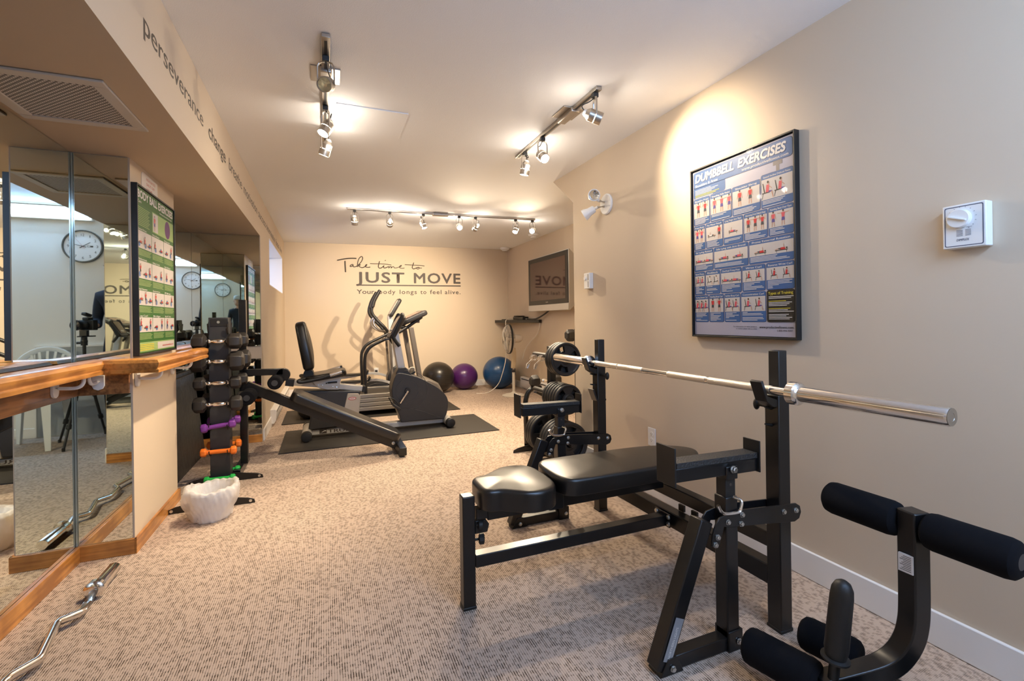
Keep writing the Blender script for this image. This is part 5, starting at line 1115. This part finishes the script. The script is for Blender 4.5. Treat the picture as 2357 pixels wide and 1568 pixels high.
# emergency light with two heads
tp = Vector((XW, 2.86, 1.945)); t = thing('emergency_light', 'white twin head emergency light on the wall near the ceiling', 'emergency light', tp); O = BASE[t.name]
part(t, 'wall_plate', MB().lathe([(.075, 0), (.075, .008), (.068, .014), (.0, .016)], (XW-.0005, 2.85, 1.94), (-1, 0, 0), 32), M_white)
for (c, d, lab_) in ((Vector((XW-.10, 2.875, 1.995)), Vector((-.35, -.93, -.05)), 0), (Vector((XW-.085, 2.95, 1.90)), Vector((-.55, .50, -.42)), 1)):
    d.normalize()
    part(t, 'swivel_joint', MB().path([(XW-.012, 2.86, 1.955-.03*lab_), (XW-.05, 2.87+.02*lab_, 1.965-.04*lab_), c-d*.03], .011, 10), M_white)
    q = part(t, 'lamp_head', MB().lathe([(0, -.045), (.02, -.045), (.027, -.035), (.030, 0), (.041, .028), (.043, .045), (.038, .047), (.034, .043), (.034, .030), (0, .028)], c, d, 28), M_white)
    build('reflector', MB().lathe([(.034, .0455), (.022, .036), (.006, .030), (0, .036)], c, d, 24, cap=False), M_reflector, q, off=O)

# ================================================================== track lights
def spotlight(p, d, power, lit=True, glow=1., cone=95, leak=0., yaw=None, flip=1):
    """p: foot of the head on the rail underside; d: beam direction"""
    p = V3(p); d = V3(d).normalized(); h = Vector((d.x, d.y, 0)); h = h.normalized() if h.length > .05 else Vector((1, 0, 0)); sd = h.cross(Vector((0, 0, 1)))
    t = thing('track_spotlight', LBL.pop(0), 'spotlight', p, 'spotlights on the ceiling tracks'); O = BASE[t.name]
    part(t, 'adapter', MB().box(p-Vector((0, 0, .012)), (.03, .03, .024) if abs(sd.x) < 2 else 0), M_adapter, bevel=.003)
    piv = p-Vector((0, 0, .125)); c = piv
    for s in (-1, 1):
        b = MB(); b.path([p+Vector((0, 0, -.022))+sd*s*.006, p+Vector((0, 0, -.03))+sd*s*.028, p+Vector((0, 0, -.045))+sd*s*.036, piv+sd*s*.036], .0055, 8, flat=.6); part(t, 'yoke_arm', b, M_steel)
    part(t, 'wire', MB().path(spline([p+Vector((0, 0, -.022)), p+Vector((0, 0, -.045))-h*.03, piv-d*.075+Vector((0, 0, .03)), piv-d*.05], 5), .0028, 6), M_adapter)
    prof_b = [(0, -.058), (.018, -.056), (.026, -.046), (.030, -.038), (.033, -.034), (.0335, -.004)]
    q = part(t, 'rear_barrel', MB().lathe(prof_b, c, d, 28), M_steel)
    part(t, 'light_gap_ring', MB().lathe([(.031, -.0045), (.031, .0005)], c, d, 28, cap=False), M_glow2 if lit else M_blk2)
    q = part(t, 'front_barrel', MB().lathe([(.0335, 0), (.0335, .034), (.032, .036), (.029, .036), (.029, .02)], c, d, 28), M_steel)
    part(t, 'rear_cap', MB().lathe([(0, -.070), (.012, -.068), (.020, -.056)], c, d, 20), M_white)
    build('bulb_face', MB().lathe([(.0285, .030), (.012, .030), (0, .0305)], c, d, 24), M_glow if lit else M_reflector, q, off=O)
    if lit:
        l = bpy.data.lights.new('lamp_beam', 'SPOT'); l.energy = power; l.color = WARM; l.spot_size = R(cone); l.spot_blend = 1; l.shadow_soft_size = .022
        lo = bpy.data.objects.new('lamp_beam', l); COL.objects.link(lo); lo.parent = t; lo.location = c+d*.045-O; lo.rotation_euler = d.to_track_quat('-Z', 'Y').to_euler()
    if leak:
        l = bpy.data.lights.new('lamp_spill', 'POINT'); l.energy = leak*1.0; l.color = (1, .86, .70); l.shadow_soft_size = .02
        lo = bpy.data.objects.new('lamp_spill', l); COL.objects.link(lo); lo.parent = t; lo.location = c-d*.06-Vector((0, 0, .045))+h*-.045-O
    return t
def track(a, b_, lab, cano, nm='light_track'):
    a = V3(a); b_ = V3(b_); t = thing(nm, lab, 'light track', (a+b_)/2); d = (b_-a).normalized(); s = d.cross(Vector((0, 0, 1)))
    part(t, 'rail', MB().bar(a-Vector((0, 0, .009)), b_-Vector((0, 0, .009)), .035, .018), M_steel, bevel=.002)
    part(t, 'slot', MB().bar(a+d*.03-Vector((0, 0, .0185)), b_-d*.03-Vector((0, 0, .0185)), .012, .0016), M_adapter)
    c = a+(b_-a)*cano
    part(t, 'feed_cover', MB().bar(c-d*.09-Vector((0, 0, .018)), c+d*.09-Vector((0, 0, .018)), .055, .030), M_steel, bevel=.006)
    part(t, 'mounting_plate', MB().bar(c-d*.075-Vector((0, 0, .003)), c+d*.075-Vector((0, 0, .003)), .135, .006), M_steel, bevel=.002)
ZT = ZC-.0005
track((.022, 2.096, ZT), (.022, 3.573, ZT), 'short brushed metal light track over the open carpet', .24)
track((1.35, 2.078, ZT), (1.35, 3.192, ZT), 'short brushed metal light track over the weight bench', .30)
track((.243, 5.245, ZT), (2.387, 5.122, ZT), 'long brushed metal light track across the far ceiling', .465)
LBL = ['unlit track spotlight with its round lens showing, at the camera end of the carpet track', 'glowing track spotlight in the middle of the track over the carpet', 'glowing track spotlight at the far end of the track over the carpet',
       'glowing track spotlight aimed at the blue poster', 'glowing middle spotlight of the track over the bench', 'glowing spotlight at the far end of the track over the bench']
LBL += ['%s track spotlight on the long far track%s' % (a, c) for a, c in (('dim backward turned', ' above the bike'), ('backward facing', ', second along from the window wall'), ('downward glowing', ', just before the feed cover'), ('dazzling', ' just after the feed cover'), ('backward facing', ' beside the dazzling middle one'), ('tilted glowing', ', second from the television end'), ('dazzling', ' at the television end'))]
zr = ZT-.019
spotlight((.022, 2.25, zr), (-.28, -1, -.52), 0, lit=False)
spotlight((.022, 2.77, zr), (-.42, -.25, -.88), 50, leak=1.0, cone=80)
spotlight((.022, 3.11, zr), (-.30, .25, -.92), 62, leak=.6)
spotlight((1.35, 2.12, zr), (.95, -.34, -.40), 30, cone=84, leak=.5)
spotlight((1.35, 2.76, zr), (.10, -.75, -.65), 27, leak=.9, cone=84)
spotlight((1.35, 3.05, zr), (-.12, .20, -.97), 55, leak=.6)
def onr(f): a = Vector((.243, 5.245, zr)); c = Vector((2.387, 5.122, zr)); return a+(c-a)*f
for f, d, pw, lk in ((.035, (.05, .45, -.9), 42, .8), (.205, (.05, .95, -.48), 90, 2.0), (.375, (.30, -.15, -.95), 85, 1.0), (.565, (-.10, -.86, -.42), 66, 1.6), (.655, (-.28, .92, -.55), 118, .8), (.885, (-.45, -.35, -.9), 80, .6), (.985, (-.55, -.80, -.36), 50, .8)):
    spotlight(onr(f), d, pw, leak=lk, cone=100)

# ================================================================== bin with its bag
t = thing('waste_bin', 'white waste bin lined with a rumpled clear bag beside the dumbbell rack', 'bin', (-.615, 3.10, 0)); O = BASE[t.name]
part(t, 'bucket', MB().lathe([(0, .004), (.088, .004), (.094, .01), (.112, .165), (.115, .172), (.111, .174), (.108, .168), (.090, .014), (0, .012)], (-.615, 3.14, 0), (0, 0, 1), 40), M_bin)
rn = random.Random(3); n = 144; rows_ = []
prof_ = [(.082, .10), (.098, .15), (.108, .178), (.118, .190), (.130, .186), (.138, .165), (.139, .135), (.135, .105), (.124, .08), (.112, .05), (.106, .02), (.101, .006)]
vs = []; fs = []
for j, (r, zz) in enumerate(prof_):
    for k in range(n):
        a = 2*PI*k/n; wv = .006*math.sin(3*a+j*.5)+.004*math.sin(9*a+j*1.1)+.002*math.sin(17*a+j*2.1+1)+.0015*math.sin(31*a-j*1.7)+rn.uniform(-.0012, .0012)
        sc = .4+.6*min(1, j/4); up_ = (.010*math.sin(2*a+1)+.005*math.sin(5*a)+.003*math.sin(17*a)) if 0 < j < 7 else 0
        rr = r+wv*sc; vs.append((-.615+rr*math.cos(a), 3.14+rr*math.sin(a), max(.003, zz+up_*(1 if j < 5 else .4))))
for j in range(len(prof_)-1):
    for k in range(n): k2 = (k+1) % n; fs.append((j*n+k, j*n+k2, (j+1)*n+k2, (j+1)*n+k))
part(t, 'bin_bag', MB().add(vs, fs), M_bag, sharp=180)

# leaning mats
for i, (lab, xo, y0, y1, zt2) in enumerate((('black folding exercise mat leaning on the alcove mirror, outermost', 0, 3.57, 4.72, .70), ('second black folding mat behind the outermost leaning one', -.026, 3.57, 4.74, .725))):
    b = MB().prism([(-.985+xo, .002), (-.963+xo, .002), (-1.040+xo, zt2), (-1.062+xo, zt2)], (0, y0, 0), (1, 0, 0), (0, 0, 1), (0, y1-y0, 0))
    solo('folding_mat', b, mat('black_mat_vinyl', (.022, .019, .016), .45, bump=(18, .6, .01)), lab, 'exercise mat', (-.98+xo, (y0+y1)/2, 0), 'mats leaning on the mirror', bevel=.006)

# ================================================================== behind the camera (seen in the mirrors)
t = thing('wall_clock', 'round white wall clock with dark rim and black numerals', 'clock', (.09, YR, 1.93)); O = BASE[t.name]
cc_ = Vector((.09, YR+.0005, 1.93)); n = Vector((0, 1, 0)); u = Vector((-1, 0, 0)); Rk = .165
part(t, 'rim', MB().lathe([(Rk, 0), (Rk+.004, .02), (Rk, .036), (Rk-.010, .036), (Rk-.012, .010)], cc_, n, 56, cap=False), mat('clock_rim', (.03, .04, .045), .35))
part(t, 'dial_face', MB().lathe([(Rk-.011, 0), (Rk-.011, .020), (0, .020)], cc_, n, 56), mat('clock_face', (.82, .84, .86), .5))
b = MB(); f_ = cc_+n*.0206
for k in range(12):
    s = str(12 if k == 0 else k); a = R(90-30*k); w_ = {'1': .006, '11': .017}.get(s, .026 if len(s) == 2 else .016)
    b.text(s, f_+u*(.118*math.cos(a)-w_/2)+z*(.118*math.sin(a)-.013), u, z, .026, w_, bold=.01, depth=0)
for k in range(60):
    a = R(6*k); b.poly([(.147*math.cos(a-.004), .147*math.sin(a-.004)), (.151*math.cos(a-.004), .151*math.sin(a-.004)), (.151*math.cos(a+.008), .151*math.sin(a+.008))], f_, u, z)
part(t, 'numerals', b, M_blk2, sharp=180)
def hand(ang, L_, w_, m_, k, nm_):
    a = R(90-ang); dd = Vector((math.cos(a), math.sin(a))); p = Vector((-dd.y, dd.x))
    pts = [dd*(-.03)+p*w_/2, dd*(-.03)-p*w_/2, dd*L_-p*w_*.3, dd*L_+p*w_*.3]; part(t, nm_, MB().prism([tuple(q) for q in pts], cc_+n*(.022+.0015*k), u, z, n*.001), m_)
hand(55, .075, .007, M_blk2, 0, 'hour_hand'); hand(285, .115, .006, M_blk2, 1, 'minute_hand'); hand(324, .125, .002, M_ink, 2, 'second_hand')
b = MB().poly([(.035, -.008), (.085, -.008), (.085, .008), (.035, .008)], f_+n*.0002, u, z, 0).poly([(.038, -.005), (.060, -.005), (.060, .005), (.038, .005)], f_+n*.0004, u, z, 1)
part(t, 'date_window', b, [M_blk2, M_white])
# grey wall panel
t = thing('wall_panel', 'grey flat panel with white edging on the wall under the clock', 'panel', (0, YR, .02))
part(t, 'sheet', MB().ab((-.53, YR+.0005, .006), (.47, YR+.018, .90)), M_greypanel, bevel=.002)
part(t, 'edging', MB().ab((-.53, YR+.001, .90), (.485, YR+.026, .918)).ab((.47, YR+.001, .006), (.485, YR+.026, .90)), M_trim)
# garden chair
chx, chy = .30, -.02
t = thing('garden_chair', 'white moulded plastic garden chair with a fan slatted back', 'chair', (chx, chy, 0)); O = BASE[t.name]
part(t, 'seat', MB().pad([(p[0], p[1]) for p in rrect(.44, .42, .07, 5)], .41, .435, .01, o=(chx, chy+.02, 0), dome=-.01), M_pvc, sharp=50)
for sx in (-1, 1):
    for sy in (-1, 1):
        part(t, 'leg', MB().add([Vector((chx+sx*(.20+dx), chy+sy*.20+.02+dy, zz)) for (zz, dx, dy) in ((0, .025, sy*.03), (0, -.02, sy*.03), (0, -.02, sy*-.015), (.42, .015, 0), (.42, -.06, 0), (.42, -.06, sy*-.05))], [(0, 1, 4, 3), (1, 2, 5, 4), (2, 0, 3, 5), (0, 2, 1), (3, 4, 5)]), M_pvc, bevel=.004)
    part(t, 'armrest', MB().path(spline([(chx+sx*.21, chy-.19, .66), (chx+sx*.25, chy-.05, .655), (chx+sx*.25, chy+.14, .645), (chx+sx*.235, chy+.20, .60), (chx+sx*.22, chy+.21, .43)], 5), .018, 8, flat=.6), M_pvc)
b = MB()
ar = [(chx+.235*math.cos(R(a)), chy-.22-.035*math.sin(R(a)), .66+.235*math.sin(R(a))) for a in range(0, 181, 12)]
b.path([(chx+.215, chy-.19, .42)]+ar+[(chx-.215, chy-.19, .42)], .028, 10, flat=.5); part(t, 'back_hoop', b, M_pvc)
for k in range(9):
    a = R(22+17*k); part(t, 'back_slat', MB().bar((chx+.045*math.cos(a), chy-.20, .44+.02*math.sin(a)), (chx+.215*math.cos(a), chy-.245, .66+.215*math.sin(a)), .020, .006, (0, 1, 0)), M_pvc)
# tripod and photo camera (the lens front stands just behind the viewpoint)
t = thing('tripod', 'black camera tripod with three jointed legs', 'tripod', (-.06, -.06, 0)); O = BASE[t.name]
ap = Vector((-.055, -.065, .80))
for f_ in (Vector((-.037, .30, 0)), Vector((-.10, -.38, 0)), Vector((.16, -.12, 0))):
    m1 = ap+(f_-ap)*.45; m2 = ap+(f_-ap)*.75
    q = part(t, 'leg', MB().cyl(ap, m1, .016).cyl(m1, m2, .013).cyl(m2, f_+Vector((0, 0, .012)), .010), M_blk2)
    for mm in (m1, m2): build('leg_lock', MB().cyl(mm-(f_-ap).normalized()*.02, mm+(f_-ap).normalized()*.02, .020, None, 12), M_rub, q, off=O)
    build('rubber_foot', MB().cyl(f_+Vector((0, 0, .001)), f_+Vector((0, 0, .03)), .013), M_rub, q, off=O)
part(t, 'centre_column', MB().cyl(ap-Vector((0, 0, .12)), ap+Vector((0, 0, .13)), .014).cyl(ap-Vector((0, 0, .03)), ap+Vector((0, 0, .03)), .035), M_blk2)
part(t, 'ball_head', MB().ball(ap+Vector((0, 0, .165)), .028, 20, 12).cyl(ap+Vector((0, 0, .125)), ap+Vector((0, 0, .165)), .026).cyl(ap+Vector((0, 0, .18)), ap+Vector((0, 0, .205)), .024), M_blk2)
part(t, 'head_knob', MB().cyl(ap+Vector((.02, 0, .15)), ap+Vector((.06, 0, .15)), .012), M_rub)
part(t, 'slider_plate', MB().bar(ap+Vector((0, 0, .212))-fw*.10, ap+Vector((0, 0, .212))+fw*.05, .05, .012), M_blk2, bevel=.002)
C0 = Vector((0, 0, 1.12)); t = thing('photo_camera', 'black camera with a big lens mounted on the tripod', 'camera', C0-fw*.15-Vector((0, 0, .08))); O = BASE[t.name]
part(t, 'lens', MB().lathe([(.046, -.014), (.050, -.014), (.050, -.03), (.043, -.04), (.042, -.075), (.045, -.08), (.045, -.10), (.038, -.105), (.038, -.125)], C0, fw, 32, cap=False), M_rub)
part(t, 'front_glass', MB().lathe([(.044, -.030), (.030, -.024), (0, -.020)], C0, fw, 24), mat('lens_glass', (.01, .01, .02), .03, spec=1.2))
Mr = Matrix((rt, fw, Vector((0, 0, 1)))).transposed()
part(t, 'camera_body', MB().box(C0-fw*.155, (.145, .06, .10), 0, Mr).box(C0-fw*.15+Vector((0, 0, .062)), (.06, .06, .03), 0, Mr), M_rub, bevel=.008, seg=3)
part(t, 'hot_shoe_trigger', MB().box(C0-fw*.14+Vector((0, 0, .102)), (.045, .075, .028), 0, Mr @ Matrix.Rotation(R(18), 3, 'X')), M_blk2, bevel=.006)
part(t, 'mount_foot', MB().ab((-.085, -.09, 1.018), (-.03, -.035, 1.07)), M_blk2)
# brochure holder by the near return
t = thing('brochure_holder', 'clear plastic brochure holder with leaflets near the room entrance', 'brochure holder', (XS+.02, .60, 1.2)); O = BASE[t.name]
part(t, 'pocket', MB().prism([(0, 0), (.085, 0), (.085, .30), (.0, .42)], (XS+.001, .42, 1.08), (1, 0, 0), (0, 0, 1), (0, .24, 0)), M_clear)
part(t, 'backing', MB().ab((XS+.0005, .40, 1.02), (XS+.014, .68, 1.32)), mat('pale_wood', (.45, .36, .28), .6))
part(t, 'leaflet', MB().ab((XS+.02, .44, 1.09), (XS+.035, .64, 1.42)), mat('plum_paper', (.16, .05, .12), .6)); part(t, 'leaflet', MB().ab((XS+.04, .44, 1.09), (XS+.055, .64, 1.40)), mat('violet_paper', (.12, .12, .40), .6))

# photographer: standing beside the tripod, one arm reaching to the camera
def skin_chain(nodes, edges):
    me = bpy.data.meshes.new('body'); me.from_pydata([n[0] for n in nodes], edges, []); o = bpy.data.objects.new('body', me); COL.objects.link(o)
    sk = o.modifiers.new('s', 'SKIN'); sk.use_smooth_shade = True
    for i, nd in enumerate(nodes):
        r = nd[1]; r = (r, r) if isinstance(r, (int, float)) else r
        me.skin_vertices[0].data[i].radius = r; me.skin_vertices[0].data[i].use_root = (i == 0)
    sb = o.modifiers.new('sub', 'SUBSURF'); sb.levels = 2; sb.render_levels = 2
    dg = bpy.context.evaluated_depsgraph_get(); ev = o.evaluated_get(dg); m2 = bpy.data.meshes.new_from_object(ev)
    b = MB(); b.add([tuple(v.co) for v in m2.vertices], [tuple(p.vertices) for p in m2.polygons]); bpy.data.objects.remove(o); bpy.data.meshes.remove(m2); return b
px_, py_ = -.285, -.30
t = thing('person', 'person in a navy jacket and dark jeans standing beside the tripod', 'person', (px_, py_, 0)); O = BASE[t.name]
P = lambda x, y, z_: (px_+x, py_+y, z_)
# body faces +Y, slightly bent to the camera
nodes = [(P(0, 0, .93), (.15, .10)), (P(0, .01, 1.10), (.13, .095)), (P(.01, .02, 1.28), (.155, .10)), (P(.01, .03, 1.42), (.14, .08)), (P(.015, .05, 1.50), .052), (P(.02, .07, 1.56), .05),
         (P(-.165, .02, 1.42), .060), (P(-.19, .03, 1.16), .045), (P(-.185, .10, .94), .033), (P(-.18, .13, .87), (.034, .020)),
         (P(.17, .03, 1.41), .062), (P(.215, -.01, 1.17), .045), (P(.165, .11, 1.115), .034), (P(.160, .135, 1.11), (.030, .024)),
         (P(-.09, 0, .86), .092), (P(-.10, .03, .48), .060), (P(-.11, -.02, .10), .042), (P(-.12, .07, .045), (.040, .034)),
         (P(.09, 0, .86), .092), (P(.10, .03, .48), .060), (P(.11, -.02, .10), .042), (P(.12, .07, .045), (.040, .034))]
edges = [(0, 1), (1, 2), (2, 3), (3, 4), (4, 5), (3, 6), (6, 7), (7, 8), (8, 9), (3, 10), (10, 11), (11, 12), (12, 13), (0, 14), (14, 15), (15, 16), (16, 17), (0, 18), (18, 19), (19, 20), (20, 21)]
def clothed(b):
    """body stays one mesh; material by height and limb"""
    for i, f in enumerate(b.f):
        c = sum((V3(b.v[k]) for k in f), Vector())/len(f); lx_, ly_ = c.x-px_, c.y-py_
        mi = 1 if c.z < .93 else 0
        if c.z > 1.475 and abs(lx_) < .1: mi = 3
        if lx_ < -.15 and c.z < .955 and c.z > .8: mi = 3
        if lx_ > .10 and ly_ > .13 and 1.0 < c.z < 1.2: mi = 3
        if c.z < .075: mi = 2
        b.m[i] = mi
    return b
bd_ = clothed(skin_chain(nodes, edges))
part(t, 'body', bd_, [M_navy, M_jeans, M_shoe, M_skin], sharp=180)
hc_ = V3(P(.025, .09, 1.655))
hb = MB(); ring = []
# head with brow, nose, chin
hp = [(0, -.125, 0, 0), (.035, -.118, .02, 0), (.055, -.09, .02, 0), (.066, -.05, .008, 0), (.073, 0, 0, 0), (.077, .045, 0, 0), (.072, .085, -.004, 0), (.050, .112, -.006, 0), (0, .122, -.006, 0)]
n_ = 28; vs = []; fs = []
for r, zz, fy_, _ in hp:
    for k in range(n_):
        a = 2*PI*k/n_; x = r*math.cos(a); y = r*1.22*math.sin(a)+fy_
        fr_ = max(0, math.sin(a))**12
        if abs(zz+.05) < .01: y += fr_*.012
        if abs(zz) < .01: y += max(0, math.sin(a))**40*.024
        vs.append(hc_+Vector((x, y, zz)))
for j in range(len(hp)-1):
    for k in range(n_): k2 = (k+1) % n_; fs.append((j*n_+k, j*n_+k2, (j+1)*n_+k2, (j+1)*n_+k))
hb.add(vs, fs); hd_ = part(t, 'head', hb, M_skin, sharp=180)
sbm = hd_.modifiers.new('s', 'SUBSURF'); sbm.levels = 1; sbm.render_levels = 2
for s in (-1, 1):
    build('ear', MB().ball(hc_+Vector((s*.077, -.005, 0)), (.010, .018, .030), 14, 10), M_skin, hd_, off=O)
    build('eye', MB().ball(hc_+Vector((s*.030, .080, .022)), (.012, .010, .009), 14, 10), M_white, hd_, off=O); build('pupil', MB().ball(hc_+Vector((s*.030, .0895, .022)), (.005, .003, .005), 10, 8), M_blk2, hd_, off=O)
build('mouth', MB().ball(hc_+Vector((0, .092, -.055)), (.022, .007, .006), 14, 8), mat('lips', (.42, .18, .14), .5), hd_, off=O)
part(t, 'cap', MB().lathe([(.081, .0), (.083, .03), (.078, .07), (.055, .095), (0, .105)], hc_+Vector((0, 0, .035)), (0, 0, 1), 32, 0, 1, 1.22).prism([(-.07, 0), (.07, 0), (.05, .085), (-.05, .085)], hc_+Vector((0, .07, .042)), (1, 0, 0), (0, 1, 0), (0, 0, .006)), M_hair, sharp=60)
def hand_(o, d, side, upv, curl):
    """palm at o pointing along d, five fingers each its own chain"""
    o = V3(o); d = V3(d).normalized(); s_ = V3(side).normalized(); n_ = d.cross(s_)
    nodes = [(o, (.030, .016)), (o+d*.045, (.036, .014)), (o+d*.085, (.038, .012))]; edges = [(0, 1), (1, 2)]
    for k, L_ in enumerate((.072, .080, .075, .060)):
        a = o+d*.09+s_*(-.030+.020*k); i0 = len(nodes); nodes.append((a-d*.012, .0085)); p = a; dd = d
        edges.append((2, i0))
        for j in range(3): dd = (dd+n_*curl*(.35+.15*j)).normalized(); p = p+dd*L_/3; nodes.append((p, .0082-.0008*j)); edges.append((len(nodes)-2, len(nodes)-1))
    i0 = len(nodes); p = o+d*.03-s_*.034; nodes.append((p, .011)); edges.append((1, i0)); dd = (d*.6-s_*.8).normalized()
    for j in range(2): dd = (dd+n_*curl*.3+d*.3).normalized(); p = p+dd*.030; nodes.append((p, .0095-.001*j)); edges.append((len(nodes)-2, len(nodes)-1))
    return skin_chain([(tuple(a), r) for a, r in nodes], edges)
part(t, 'hand', hand_(P(.150, .140, 1.11), (.75, .1, -.02), (0, 0, -1), 0, .75), M_skin, sharp=180)
part(t, 'hand', hand_(P(-.18, .13, .885), (.02, .12, -1), (0, 1, 0), 0, -.35), M_skin, sharp=180)
